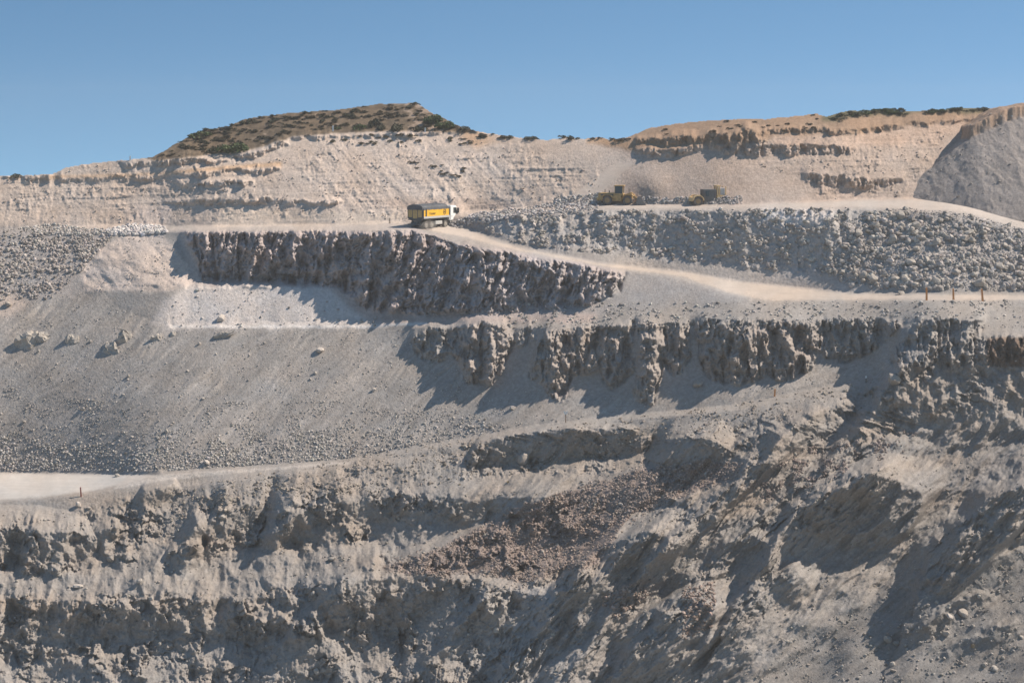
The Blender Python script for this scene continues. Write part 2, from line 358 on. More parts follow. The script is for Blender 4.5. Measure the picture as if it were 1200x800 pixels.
P += (1-ROADM)*.035*fbm(GX/2.2, GY/2.2, 551, 2)
P -= .0
DD = D - P
# keep roads free of relief
DD = np.maximum(DD, 20)
yv = YS[:, None]
PX = lat(GX, GY)*DD; PY = DD.copy(); PZ = -K2*DD
SC = 1.25
PX *= SC; PY *= SC; PZ *= SC
# above the skyline the ground runs on behind the crest
isky = np.clip(((YS[0] - (sky_y + 1.0*fbm(XS/9, XS*0, 601, 4)))/STEP).astype(int), 0, NY-1)
rows = np.arange(NY)[:, None]; over = rows > isky[None, :]
cj = np.arange(NX)
bx, by, bz = PX[isky, cj], PY[isky, cj], PZ[isky, cj]
nb = (rows - isky[None, :])
back = np.where(over, (1.06**np.minimum(nb, 120) - 1)*1.6, 0)
PX = np.where(over, bx[None]*(1 + back/by[None]), PX); PY = np.where(over, by[None] + back, PY); PZ = np.where(over, bz[None] - .12*back - .0, PZ)

# ------------------------------------------------------------------ the colour of the ground itself
COL = np.empty(GX.shape + (3,), np.float32)
COL[:] = (.29, .271, .253)
def paint(poly, rgb, f=4, mix=1.0, warp=True):
    m = np.zeros(GX.shape, np.float32)
    m[mask(poly, WX if warp else WXs, WY if warp else WYs)] = mix
    m = blur(m, f/STEP)[..., None]
    COL[:] = COL*(1-m) + np.array(rgb, np.float32)*m
FAR = [(-150,90),(1350,90),(1350,235),(1000,236),(700,242),(545,262),(200,264),(130,268),(60,265),(-150,268)]
paint(FAR, (.465, .39, .333), 3)
paint([(-150,268),(60,268),(130,272),(100,345),(0,350),(-150,380)], (.33,.305,.288), 3)
paint([(-150,345),(10,345),(35,352),(15,370),(-150,375)], (.45,.38,.33), 3)
paint([(145,276),(190,276),(238,332),(190,342),(140,340),(98,342),(96,318),(120,290)], (.47,.405,.36), 1.5, 1, False)
paint([(200,385),(172,380),(192,356),(222,333),(300,332),(385,334),(425,365),(470,378),(400,383),(200,384)], (.50,.465,.44), 3.5, 1, True)
paint([(210,270),(240,268),(240,335),(222,332)], (.40,.35,.32), 2)
paint([(380,330),(470,365),(560,366),(700,364),(700,378),(430,378)], (.37,.31,.28), 2)
paint([(215,272),(480,268),(540,286),(620,299),(700,312),(733,318),(725,340),(690,360),(600,368),(470,369),(430,364),(400,338),(330,333),(240,333)], (.37,.325,.315), 2)
paint([(520,290),(620,300),(733,320),(690,362),(560,368)], (.38,.345,.34), 10)
paint([(640,385),(760,378),(810,386),(960,376),(970,400),(930,445),(860,452),(780,450),(700,460),(640,470)], (.31,.275,.25), 3, .8)
paint([(525,378),(600,378),(600,430),(580,452),(540,450)], (.33,.29,.265), 3, .8)
paint([(545,256),(620,247),(1000,246),(1130,252),(1350,290),(1350,336),(1060,338),(960,328),(800,308),(700,297),(600,282)], (.36,.34,.325), 3)
paint([(700,300),(960,325),(1060,345),(880,334),(740,312)], (.38,.345,.315), 3)
paint([(735,318),(860,335),(880,352),(560,372),(700,356)], (.31,.295,.285), 4)
paint([(900,318),(1000,326),(1000,345),(880,334)], (.40,.36,.33), 5, .6)
paint([(870,245),(980,246),(975,262),(900,262)], (.54,.51,.49), 4)
# upper face: pale and cream banks, buff benches, orange topsoil
paint([(400,165),(560,165),(700,235),(600,245),(420,248),(300,245),(380,200)], (.51,.43,.37), 12, .9)
paint([(250,262),(262,246),(300,244),(360,248),(470,250),(470,262),(400,266),(250,268)], (.56,.47,.39), 2, 1, False)
paint([(150,243),(205,240),(200,262),(150,262)], (.43,.37,.335), 4)
paint([(60,238),(150,236),(145,268),(40,266)], (.48,.40,.34), 6)
paint([(450,236),(560,232),(610,243),(560,247),(460,243)], (.45,.36,.30), 2, .8)
paint([(50,206),(160,204),(330,189),(330,195),(230,202),(150,207),(60,209)], (.44,.30,.19), 1.5, .9, False)
paint([(530,156),(562,154),(600,165),(560,172)], (.48,.33,.22), 3)
paint([(560,160),(660,170),(680,200),(700,235),(620,205)], (.46,.38,.32), 6, .7)
paint([(662,236),(694,234),(738,197),(745,193),(724,191),(704,204)], (.485,.415,.355), .5, 1, False)
paint([(725,200),(748,190),(790,235),(740,232)], (.44,.345,.285), 3, .6)
paint([(780,190),(1000,215),(1060,225),(1050,236),(780,238)], (.44,.37,.33), 5)
paint([(700,158),(800,172),(900,190),(1010,200),(1060,205),(1060,215),(940,206),(830,200),(740,190)], (.42,.345,.30), 4, .8)
paint([(742,170),(900,160),(1170,130),(1100,236),(745,238),(752,205)], (.385,.312,.262), 6, .85)
paint([(720,90),(1180,90),(1180,140),(1060,150),(1000,158),(900,165),(740,178),(700,170)], (.30,.212,.15), 2)
paint([(690,158),(720,160),(742,163),(740,170),(690,168)], (.42,.28,.18), 2)
paint([(905,160),(980,157),(1060,150),(1130,140),(1160,138),(1100,170),(900,175)], (.43,.32,.25), 3, .8)
paint([(960,90),(1180,90),(1180,131),(1060,133),(1000,139),(965,143)], (.13,.12,.075), 2)
HILL = [(-150,90),(560,90),(564,154),(540,156),(470,154),(400,156),(345,160),(300,174),(250,181),(180,189),(176,187)]
hm = mask(HILL, WXs, WYs); hm_b = blur(hm.astype(np.float32), 1.0)[..., None]
hcol = np.array([.130,.100,.070], np.float32)[None, None]*(1 + .5*fbm(GX/9, GY/4, 701, 4))[..., None]
pale = .8*sstep(.35, .8, fbm(GX/9, GY/4, 711, 4) + .75*np.exp(-((GX-497)/20)**2))[..., None]
hcol = hcol*(1-pale) + np.array([.34,.26,.20], np.float32)*pale
COL = COL*(1-hm_b) + hcol*hm_b
# lower pit: taupe soils over blue-grey rock
tau = sstep(-.3, .5, lfbm(90, 50, 721, 3))[..., None]*zone([(-150,585),(190,572),(330,556),(560,512),(760,495),(900,480),(1040,440),(1350,400),(1350,560),(900,620),(600,700),(-150,760)], 10)[..., None]
COL = COL*(1-tau*.85) + np.array([.30,.262,.228], np.float32)*tau*.85
BR = zone([(445,665),(500,650),(620,590),(760,548),(870,540),(860,560),(740,600),(700,660),(620,680),(560,672),(470,672)], 2.5)
COL = COL*(1-BR[..., None]) + np.array([.25,.205,.183], np.float32)*BR[..., None]
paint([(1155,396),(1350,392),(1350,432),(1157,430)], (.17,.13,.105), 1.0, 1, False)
paint([(560,700),(660,690),(700,760),(620,860),(540,800)], (.33,.32,.31), 14, .7)
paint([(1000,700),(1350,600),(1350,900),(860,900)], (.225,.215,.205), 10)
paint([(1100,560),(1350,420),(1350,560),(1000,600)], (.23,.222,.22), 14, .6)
# roads
for poly in ([(-150,555),(0,554),(188,557),(112,574),(50,582),(0,585),(-150,588)],):
    paint(poly, (.43,.41,.385), 1.0, 1, False)
paint([(480,266),(520,264),(545,268),(600,289),(700,308),(800,319),(870,331),(1000,345),(1350,346),(1350,353),(1040,351),(900,352),(860,344),(800,324),(700,311),(600,292),(540,277)], (.42,.37,.325), .8, 1, False)
paint([(470,262),(300,265),(200,266),(200,270),(480,271)], (.40,.355,.32), 1.2, .9, False)
paint([(700,240),(860,241),(1000,235),(1350,230),(1350,280),(1200,268),(1130,249),(1000,242),(700,244)], (.41,.37,.335), 1.2, 1, False)
paint([(200,381),(430,381),(500,377),(500,380),(430,384),(200,384)], (.55,.53,.51), .8, 1, False)
paint([(150,558),(190,556),(300,548.5),(410,540.5),(412,543),(300,552),(195,562),(130,575)], (.42,.39,.36), .7, .9, False)
# mottling, streaks and seams of another rock
mott = 1 + STR*.10*fbm(GX/140, (GY + .03*GX)/3.0, 733, 4, .6) + .14*fbm(GX/38, GY/26, 731, 5, .6) + .10*fbm(GX/6, GY/5, 741, 3, .6)*(1-.6*ROADM)
st = 1 + Z_scr*(.20*fbm((SX + 14*fbm(GX/60, GY/50, 403, 2))/9, GY/60, 751, 4, .6) + .16*fbm(SX/45, GY/90, 752, 3) + .10*fbm((SX + 8*fbm(GX/30, GY/30, 403, 2))/4, GY/90, 758, 2)) + np.maximum(Z_rscree, Z_lr*(1-SPM))*.16*fbm((GX+1.2*GY)/8, GY/90, 753, 3) + Z_hl*.16*fbm((GX-.9*GY)/7, GY/60, 755, 3)
tr = 1 + ROADM*.07*fbm(GX/60, GY/1.6, 757, 3)
COL *= (mott*st*tr)[..., None]
warm = fbm(GX/55, GY/30, 761, 4)[..., None]*np.array([.05, 0, -.05], np.float32)
COL *= (1 + warm)
COL *= np.array([1.025, .99, .975], np.float32)
COL *= (1 - .09*np.clip(Z_low, 0, 1)*(1-ROADM))[..., None]        # darker rock in the lower pit
COL = np.clip(COL, .02, .75)

# ------------------------------------------------------------------ materials
MATS = {}
def ground_mat(name, rough=.95, bump=.5, scale=2.2, var=.22):
    m = bpy.data.materials.new(name); m.use_nodes = True; n = m.node_tree; b = n.nodes['Principled BSDF']
    b.inputs['Roughness'].default_value = rough; b.inputs['Specular IOR Level'].default_value = .15
    a = n.nodes.new('ShaderNodeAttribute'); a.attribute_name = 'ground_colour'
    g = n.nodes.new('ShaderNodeNewGeometry'); t = n.nodes.new('ShaderNodeTexNoise')
    t.inputs['Scale'].default_value = scale; t.inputs['Detail'].default_value = 5; t.inputs['Roughness'].default_value = .7
    n.links.new(g.outputs['Position'], t.inputs['Vector'])
    r = n.nodes.new('ShaderNodeMapRange'); r.inputs[1].default_value = .3; r.inputs[2].default_value = .7
    r.inputs[3].default_value = 1-var; r.inputs[4].default_value = 1+var; n.links.new(t.outputs['Fac'], r.inputs[0])
    mx = n.nodes.new('ShaderNodeVectorMath'); mx.operation = 'SCALE'
    n.links.new(a.outputs['Color'], mx.inputs[0]); n.links.new(r.outputs[0], mx.inputs['Scale'])
    n.links.new(mx.outputs[0], b.inputs['Base Color'])
    t2 = n.nodes.new('ShaderNodeTexNoise'); t2.inputs['Scale'].default_value = scale*2; t2.inputs['Detail'].default_value = 4; t2.inputs['Roughness'].default_value = .75
    n.links.new(g.outputs['Position'], t2.inputs['Vector'])
    bp = n.nodes.new('ShaderNodeBump'); bp.inputs['Strength'].default_value = bump; bp.inputs['Distance'].default_value = .25
    n.links.new(t2.outputs['Fac'], bp.inputs['Height']); n.links.new(bp.outputs[0], b.inputs['Normal'])
    return m
def plain(name, col, rough=.6, metal=0, noise=.12, scale=6, emit=None):
    if name in MATS: return MATS[name]
    m = bpy.data.materials.new(name); m.use_nodes = True; n = m.node_tree; b = n.nodes['Principled BSDF']
    b.inputs['Roughness'].default_value = rough; b.inputs['Metallic'].default_value = metal
    g = n.nodes.new('ShaderNodeTexCoord'); t = n.nodes.new('ShaderNodeTexNoise')
    t.inputs['Scale'].default_value = scale; t.inputs['Detail'].default_value = 4
    n.links.new(g.outputs['Object'], t.inputs['Vector'])
    r = n.nodes.new('ShaderNodeMapRange'); r.inputs[1].default_value = .3; r.inputs[2].default_value = .7
    r.inputs[3].default_value = 1-noise; r.inputs[4].default_value = 1+noise; n.links.new(t.outputs['Fac'], r.inputs[0])
    mx = n.nodes.new('ShaderNodeVectorMath'); mx.operation = 'SCALE'; mx.inputs[0].default_value = col
    n.links.new(r.outputs[0], mx.inputs['Scale']); n.links.new(mx.outputs[0], b.inputs['Base Color'])
    MATS[name] = m; return m
G_ROCK = ground_mat('broken_rock'); G_ROAD = ground_mat('packed_dust', .95, .15, 1.2, .06); G_STONE = ground_mat('loose_stone', .95, .3, 3.0, .15)

# ------------------------------------------------------------------ mesh helpers
def link(o, parent=None):
    S.collection.objects.link(o)
    if parent is not None: o.parent = parent
    return o
def np_mesh(name, co, faces, cols=None, mat=None, smooth=True):
    me = bpy.data.meshes.new(name); k = faces.shape[1]; nf = len(faces)
    me.vertices.add(len(co)); me.vertices.foreach_set('co', np.ascontiguousarray(co, np.float32).ravel())
    me.loops.add(nf*k); me.loops.foreach_set('vertex_index', np.ascontiguousarray(faces, np.int32).ravel())
    me.polygons.add(nf); me.polygons.foreach_set('loop_start', np.arange(0, nf*k, k, dtype=np.int32))
    me.polygons.foreach_set('loop_total', np.full(nf, k, np.int32))
    me.polygons.foreach_set('use_smooth', np.full(nf, smooth, bool))
    me.update(calc_edges=True)
    if cols is not None:
        a = me.color_attributes.new('ground_colour', 'FLOAT_COLOR', 'POINT')
        c4 = np.ones((len(co), 4), np.float32); c4[:, :3] = cols
        a.data.foreach_set('color', c4.ravel())
    if mat: me.materials.append(mat)
    return me
def tag(o, label=None, cat=None, group=None, kind=None):
    if label: o['label'] = label
    if cat: o['category'] = cat
    if group: o['group'] = group
    if kind: o['kind'] = kind
    return o
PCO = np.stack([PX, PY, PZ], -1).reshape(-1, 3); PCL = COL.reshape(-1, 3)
idx = np.arange(NY*NX).reshape(NY, NX)
q = np.stack([idx[:-1, :-1], idx[:-1, 1:], idx[1:, 1:], idx[1:, :-1]], -1)
cy_, cx_ = GY[:-1, :-1], GX[:-1, :-1]
rm = ROADM[:-1, :-1] > .5; ov = over[:-1, :-1]
cls = np.zeros(rm.shape, int)
cls[rm & (cy_ > 500)] = 1; cls[rm & (cy_ < 500) & (cy_ > 262) & (cx_ < 1400) & ~((cx_ > 1050) & (cy_ < 300))] = 2
cls[rm & (((cy_ < 262)) | ((cx_ > 1050) & (cy_ < 300)))] = 3
cls[hm[:-1, :-1] & (cls == 0)] = 4
def sheet(name, c, mat, label):
    f = q[cls == c].reshape(-1, 4)
    u, inv = np.unique(f, return_inverse=True)
    o = link(bpy.data.objects.new(name, np_mesh(name, PCO[u], inv.reshape(-1, 4), PCL[u], mat)))
    return tag(o, label, None, None, 'structure')
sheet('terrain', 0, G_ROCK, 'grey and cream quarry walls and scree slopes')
sheet('road', 1, G_ROAD, 'pale dusty haul road at the left below the grey scree')
sheet('road', 2, G_ROAD, 'pale haul road running down from the tipper truck')
sheet('ground', 3, G_ROAD, 'level pale floor of the loading bench')
sheet('hill', 4, G_ROCK, 'brown scrub covered hill above the quarry')
# the plain beyond and beneath everything
gz = float(PZ.min()) - 6
pl_ = np.array([[-4000, -400, gz], [4000, -400, gz], [4000, 6000, gz], [-4000, 6000, gz]], np.float32)
me = np_mesh('plain', pl_, np.array([[0, 1, 2, 3]]), np.tile([[.3, .28, .26]], (4, 1)), G_ROCK, False)
tag(link(bpy.data.objects.new('plain', me)), 'flat land around the quarry', None, None, 'structure')
def surf(x, y):
    i = (YS[0]-y)/STEP; j = (x-XS[0])/STEP
    i = int(np.clip(round(i), 0, NY-1)); j = int(np.clip(round(j), 0, NX-1))
    return Vector((float(PX[i, j]), float(PY[i, j]), float(PZ[i, j])))
# ------------------------------------------------------------------ spoil heap at the far right
def spoil_heap():
    A = surf(1050, 236); ppm = FPX/A.y*1.0
    xs = np.arange(A.x - 2, A.x + 46, .14); ys = np.arange(A.y - 34, A.y + 30, .2)
    X, Y = np.meshgrid(xs, ys); X = X.astype(np.float32); Y = Y.astype(np.float32)
    t = X - A.x + .5*fbm(X/4, Y/4, 801, 3)
    m10 = 100/ppm                                   # metres across 100 photo pixels
    hc = np.interp(t, [-5, 0, m10, 1.45*m10, 3*m10, 5*m10], [-4, 0, .72*m10, .93*m10, 1.25*m10, 1.6*m10])
    yc = A.y + 6 + .27*t
    h = hc - .78*np.maximum(0, yc - Y)
    wall = .14*m10*sstep(.98*m10, 1.03*m10, t)
    h += wall*sstep(0, 1.0, Y - yc - .6*fbm(X/2, Y/2, 805, 3)) - .8*np.maximum(0, Y - yc - 12)
    h += .16*fbm((X + Y*.6)/1.6, (Y - X*.6)/5, 811, 4)*sstep(0, 3, h) + .12*fbm(X/.9, Y/.9, 815, 4, .65) +   .10*facet(X/1.4, Y/1.4, 817)*sstep(-.3,.5,fbm(X/5,Y/5,818,2))
    h += .25*fbm(X/7, Y/9, 817, 2)*sstep(0, 4, h)
    Z = A.z + h
    mt = 1 + .16*fbm((X + Y*.6)/.9, (Y - X*.6)/6, 821, 4) + .12*fbm(X/4, Y/4, 823, 4)
    c = np.array([.285, .25, .23], np.float32)*mt[..., None]
    top = (sstep(-.4, .4, Y - yc)*sstep(.95*m10, 1.0*m10, t))[..., None]
    c = c*(1-top) + np.array([.34, .235, .17], np.float32)*top*mt[..., None]
    ny, nx = X.shape; ii = np.arange(ny*nx).reshape(ny, nx)
    keep = (h[:-1, :-1] > -3) & (Y[:-1, :-1] > A.y - 26)
    f = np.stack([ii[:-1, :-1], ii[:-1, 1:], ii[1:, 1:], ii[1:, :-1]], -1)[keep]
    co = np.stack([X, Y, Z], -1).reshape(-1, 3)
    o = link(bpy.data.objects.new('spoil_heap', np_mesh('spoil_heap', co, f, c.reshape(-1, 3), G_ROCK)))
    tag(o, 'steep grey spoil heap at the far right', None, None, 'structure')
    return A, xs, ys, Z
HEAP = spoil_heap()
# ------------------------------------------------------------------ rocks: angular stones cut by random planes
def ico(sub):
    bm = bmesh.new(); bmesh.ops.create_icosphere(bm, subdivisions=sub, radius=1.0)
    v = np.array([x.co[:] for x in bm.verts], np.float32); f = np.array([[x.index for x in p.verts] for p in bm.faces], np.int32); bm.free()
    return v, f
IV1, IF1 = ico(1); IV2, IF2 = ico(2); IV3, IF3 = ico(3)
def rock_shape(V, rs, planes=9):
    n = rs.normal(size=(planes, 3)); n /= np.linalg.norm(n, axis=1, keepdims=True)
    h = rs.uniform(.62, .95, planes)
    d = V @ n.T
    r = np.min(np.where(d > .05, h[None]/np.maximum(d, .05), 9), axis=1)
    r = np.minimum(r, 1.15)
    v = V*r[:, None]*np.array([rs.uniform(.8, 1.25), rs.uniform(.75, 1.2), rs.uniform(.6, .95)])
    return v.astype(np.float32)
rsr = np.random.RandomState(5)
SHAPES1 = [rock_shape(IV1, rsr) for _ in range(24)]
def inside(poly):
    return mask(poly, WXs, WYs)
def pick(m, n, rs, dens=None):
    w = m.astype(np.float64)
    if dens is not None: w = w*dens
    w = w*(~over)
    c = np.cumsum(w.ravel()); k = np.searchsorted(c, rs.rand(n)*c[-1])
    i, j = np.unravel_index(k, w.shape)
    return i, j
def euler_mats(rs, n):
    a = rs.rand(n)*2*np.pi; b = (rs.rand(n)-.5)*1.4; c = (rs.rand(n)-.5)*1.4
    ca, sa, cb, sb, cc, sc = np.cos(a), np.sin(a), np.cos(b), np.sin(b), np.cos(c), np.sin(c)
    Rz = np.zeros((n, 3, 3)); Rz[:, 0, 0] = ca; Rz[:, 0, 1] = -sa; Rz[:, 1, 0] = sa; Rz[:, 1, 1] = ca; Rz[:, 2, 2] = 1
    Rx = np.zeros((n, 3, 3)); Rx[:, 0, 0] = 1; Rx[:, 1, 1] = cb; Rx[:, 1, 2] = -sb; Rx[:, 2, 1] = sb; Rx[:, 2, 2] = cb
    Ry = np.zeros((n, 3, 3)); Ry[:, 1, 1] = 1; Ry[:, 0, 0] = cc; Ry[:, 0, 2] = sc; Ry[:, 2, 0] = -sc; Ry[:, 2, 2] = cc
    return Rz @ Rx @ Ry
PBUF = [[], [], []]
def scatter(m, n, smin, smax, base, seed, dens=None, power=3.0, var=.28, bury=.15):
    """n stones, radius smin..smax metres, mostly small"""
    rs = np.random.RandomState(seed); i, j = pick(m, n, rs, dens)
    p = np.stack([PX[i, j], PY[i, j], PZ[i, j]], -1).astype(np.float32)
    s = smin*(smax/smin)**(rs.rand(n)**power)
    p[:, 2] += s*(.35-bury); p[:, 1] -= s*.25
    Rm = euler_mats(rs, n).astype(np.float32)
    sh = rs.randint(0, len(SHAPES1), n)
    V = np.stack(SHAPES1)[sh]                       # n,42,3
    V = np.einsum('nij,nvj->nvi', Rm, V)*s[:, None, None] + p[:, None]
    col = np.array(base, np.float32)[None]*(1 + var*rs.normal(size=(n, 1))).clip(.45, 1.8)*(1 + .014*rs.normal(size=(n, 3)))
    col = col*np.array([1.02, .99, .965])
    col = np.repeat(np.clip(col, .04, .72)[:, None], V.shape[1], 1)
    k = V.shape[1]
    PBUF[0].append(V.reshape(-1, 3)); PBUF[1].append(col.reshape(-1, 3)); PBUF[2].append(k)
    return i, j
def flush(name, label):
    co = np.concatenate(PBUF[0]); cl = np.concatenate(PBUF[1]); nv = len(IV1); n = len(co)//nv
    f = (IF1[None] + (np.arange(n)*nv)[:, None, None]).reshape(-1, 3)
    o = link(bpy.data.objects.new(name, np_mesh(name, co, f, cl.astype(np.float32), G_STONE, False)))
    for b in PBUF: b.clear()
    return tag(o, label, 'rubble', None, 'stuff')
cl1 = sstep(-.15, .5, fbm(GX/30, GY/20, 901, 4)); cl2 = sstep(.0, .45, fbm(GX/16, GY/12, 905, 4))
# blasted rubble below the loading bench
mR = inside([(1010,250),(1060,244),(1130,250),(1200,268),(1350,300),(1350,342),(1060,340),(1000,335),(960,322),(990,290),(985,262)])
scatter(mR, 9000, .12, .62, (.37,.34,.315), 21, .03 + cl1**2, 3.0, .22)
scatter(mR, 6000, .08, .2, (.37,.34,.315), 29, None, 2)
mR2 = inside([(545,258),(620,248),(700,247),(1000,244),(1010,300),(980,322),(800,306),(700,297),(600,284)])
scatter(mR2, 6500, .08, .48, (.38,.35,.322), 22, .02 + cl2**1.5, 3.2, .2)
scatter(inside([(525,262),(560,250),(640,240),(700,238),(700,247),(620,252),(560,262),(535,268)]), 1600, .12, .4, (.38,.36,.35), 23, None, 2)
scatter(inside([(650,232),(705,226),(705,240),(650,242)]) | inside([(740,232),(870,230),(870,239),(740,239)]), 800, .12, .36, (.38,.36,.35), 24)
flush('rubble', 'grey blasted rubble spread below the loading bench')
# rubble tip in the upper left
mL = inside([(-150,275),(40,268),(110,268),(135,276),(92,320),(60,350),(-150,360)])
scatter(mL, 9000, .11, .40, (.36,.325,.30), 31, .08 + cl1**1.5, 2.8)
scatter(inside([(20,268),(60,262),(110,268),(150,270),(120,276),(60,276)]), 900, .12, .35, (.38,.36,.34), 32)
scatter(inside([(125,270),(150,263),(192,265),(196,273),(160,276),(130,276)]), 800, .14, .45, (.56,.53,.51), 33, None, 1.6, .12)
flush('rubble', 'rubble tip in the upper left with a bright white patch')
# foot of the grey scree
toe = np.exp(-((GY - np.interp(GX, [-150, 0, 190, 400, 560], [548, 548, 551, 536, 508]))/22.0)**2)*(GY < np.interp(GX, [-150, 0, 190, 400, 560, 700], [551, 551, 552, 538, 511, 494]))
scatter(inside([(-150,400),(400,440),(600,500),(560,512),(400,540),(190,554),(-150,554)]), 10000, .08, .27, (.38,.355,.33), 41, toe*(.1+cl1**1.5)*(GX < 420) + toe*.12, 2.8)
scatter(inside([(-150,520),(18,518),(22,552),(-150,553)]), 600, .15, .42, (.42,.39,.37), 42)
scatter(Z_scr > .6, 6000, .05, .17, (.38,.355,.33), 43, .1 + cl2, 3.0)
scatter(inside([(-150,430),(120,470),(400,470),(560,440),(500,510),(190,550),(-150,550)]), 6000, .06, .17, (.36,.335,.31), 44, cl1, 2.5)
scatter(inside([(200,340),(420,340),(450,384),(200,384)]), 130, .1, .35, (.42,.40,.385), 45, cl2 + .2)
scatter(inside([(560,356),(1160,352),(1350,352),(1350,384),(1060,384),(560,384)]), 2500, .08, .35, (.36,.34,.32), 46, cl2 + .1)
scatter(inside([(100,290),(145,276),(190,276),(238,332),(190,342),(98,342)]), 350, .06, .2, (.46,.41,.37), 47, cl2 + .05, 3)
flush('rubble', 'stones gathered on the grey scree and along its foot')
# brown rubble in the lower middle
scatter(BR > .3, 11000, .07, .26, (.30,.245,.215), 51, .2 + cl1, 2.6, .22)
scatter(blur(BR, 8) > .15, 2500, .06, .2, (.30,.25,.22), 56, cl2, 2.6, .22)
scatter(inside([(800,690),(840,680),(835,735),(800,750)]) | inside([(700,700),(750,680),(760,700),(720,725)]), 500, .15, .4, (.28,.22,.19), 52)
scatter(inside([(870,560),(960,520),(1080,500),(1060,530),(980,560),(900,590)]), 800, .1, .35, (.24,.20,.185), 53, cl2)
flush('rubble', 'reddish brown rubble spilling down the middle of the lower pit')
mLow = (Z_low > .5)
scatter(mLow, 14000, .05, .30, (.29,.265,.24), 61, .05 + cl2, 3.6, .22)
scatter(Z_rscree > .5, 5000, .05, .26, (.26,.245,.23), 62, .1 + cl2, 3.6)
scatter(inside([(190,575),(560,512),(900,468),(1040,440),(900,500),(560,560),(200,610)]), 3500, .07, .3, (.29,.255,.22), 63, .2 + cl1, 3)
flush('rubble', 'loose stones strewn over the ledges of the lower pit')
scatter((Z_farL + Z_farR > .5), 2600, .06, .24, (.40,.345,.305), 71, .03 + cl2**1.5, 3.2)
flush('rubble', 'cream stones strewn over the upper quarry face')

A_, hx, hy, hz_ = HEAP
rs = np.random.RandomState(77); n = 2600; jj = rs.randint(0, len(hx), n); ii = rs.randint(0, len(hy), n)
zz = hz_[ii, jj]; ok = (zz > A_.z + .1) & (hy[ii] < A_.y + 14); jj, ii, zz = jj[ok], ii[ok], zz[ok]; n = len(zz)
s_ = .07*(.34/.07)**(rs.rand(n)**3.2); V = np.stack(SHAPES1)[rs.randint(0, 24, n)]
V = np.einsum('nij,nvj->nvi', euler_mats(rs, n).astype(np.float32), V)*s_[:, None, None] + np.stack([hx[jj], hy[ii], zz + .15*s_], -1)[:, None]
PBUF[0].append(V.reshape(-1, 3).astype(np.float32)); PBUF[1].append(np.repeat((np.array([[.33,.295,.27]])*(1+.2*rs.normal(size=(n,1)))).clip(.08,.6), V.shape[1], 0)); PBUF[2].append(12)
flush('rubble', 'stones rolled over the spoil heap at the far right')
# ------------------------------------------------------------------ single boulders and rock outcrops
def boulder_mesh(name, seed, fine, rough):
    rs = np.random.RandomState(seed); v = rock_shape(IV3 if fine else IV2, rs, 14 if fine else 10)
    if rough:
        w = np.stack([fbm(v[:, 0]*2+seed, v[:, 1]*2+v[:, 2]*1.3, 950+k, 4, .6) for k in range(3)], -1)
        v = v + rough*w
    c = np.ones((len(v), 3), np.float32)*(.375, .335, .295)
    return np_mesh(name, v, IF3 if fine else IF2, c, G_STONE, False)
BM = [boulder_mesh('boulder', 70+k, False, .05) for k in range(8)]
def tinted(me, col):
    m = me.copy(); a = m.color_attributes['ground_colour']; n = len(m.vertices)
    c = np.ones((n, 4), np.float32); c[:, :3] = col; a.data.foreach_set('color', c.ravel()); return m
BROWN = [tinted(m, (.30, .24, .21)) for m in BM]; CREAM = [tinted(m, (.48, .42, .37)) for m in BM]
TAUPE = [tinted(m, (.34, .295, .255)) for m in BM]
rb = random.Random(3)
def boulder(x, y, r, meshes, label, group, squash=1.0, sink=.25):
    p = surf(x, y); o = bpy.data.objects.new('boulder', rb.choice(meshes)); link(o)
    o.location = (p.x, p.y - .3*r, p.z + r*(.55 - sink)); o.scale = (r*rb.uniform(.85, 1.2), r*rb.uniform(.8, 1.1), r*squash*rb.uniform(.8, 1.1))
    o.rotation_euler = (rb.uniform(-.4, .4), rb.uniform(-.4, .4), rb.uniform(0, 6.3))
    return tag(o, label, 'boulder', group)
def boulders(poly, n, r0, r1, meshes, label, group, seed):
    rs = np.random.RandomState(seed); i, j = pick(inside(poly), n, rs)
    for a, b in zip(i, j): boulder(XS[b], YS[a], r0*(r1/r0)**(rs.rand()**2), meshes, label, group)
# ones that can be pointed at
for x, y, r, ms, lb in [
  (259, 374, .8, CREAM, 'pale boulder on the floor of the white excavated bowl'),
  (92, 592, .5, CREAM, 'pale boulder on the edge just below the lower haul road'),
  (613, 541, 1.15, TAUPE, 'rounded boulder lying in front of the shaded hollow under the ridge'),
  (601, 479, .5, CREAM, 'pale boulder alone on the grey scree above the ridge hollow'),
  (376, 411, .75, CREAM, 'grey boulder with a dark shadow on the upper middle scree'),
  (130, 655, .75, TAUPE, 'flat tan block below the bluffs of the lower left ledge'),
  (91, 688, .6, CREAM, 'pale upright stone above the lowest left cliff'),
  (1048, 446, 1.0, TAUPE, 'jagged block on the crest left of the dark shaded wall'),
  (1088, 443, .45, CREAM, 'small white block on top of the dark shaded wall'),
  (1148, 333, 1.15, BM, 'largest pale block at the foot of the blasted rubble'),
  (1055, 345, .7, BM, 'boulder on the haul road edge left of the three stakes'),
  (1128, 720, .9, TAUPE, 'rough boulder on the dark lower right slope'),
  (1113, 724, .6, CREAM, 'pale stone beside the rough boulder on the lower right slope'),
  (1040, 750, .7, TAUPE, 'tan boulder in the shade of the lower right spur'),
  (10, 357, .7, TAUPE, 'brown block on the tan patch at the left edge'),
  (818, 451, .85, TAUPE, 'cone shaped rock left on the scree below the outcrops'),
  (137, 558, .45, BM, 'grey stone at the back edge of the lower haul road'),
  (243, 543, .6, CREAM, 'white stone on the ramp above the lower left ridge')]:
    boulder(x, y, r, ms, lb, None)
boulders([(-20,400),(400,400),(600,470),(540,510),(400,535),(190,550),(0,550)], 60, .18, .42, BM + CREAM, 'loose boulder lying on the wide grey scree slope', 'boulders on the wide grey scree', 81)
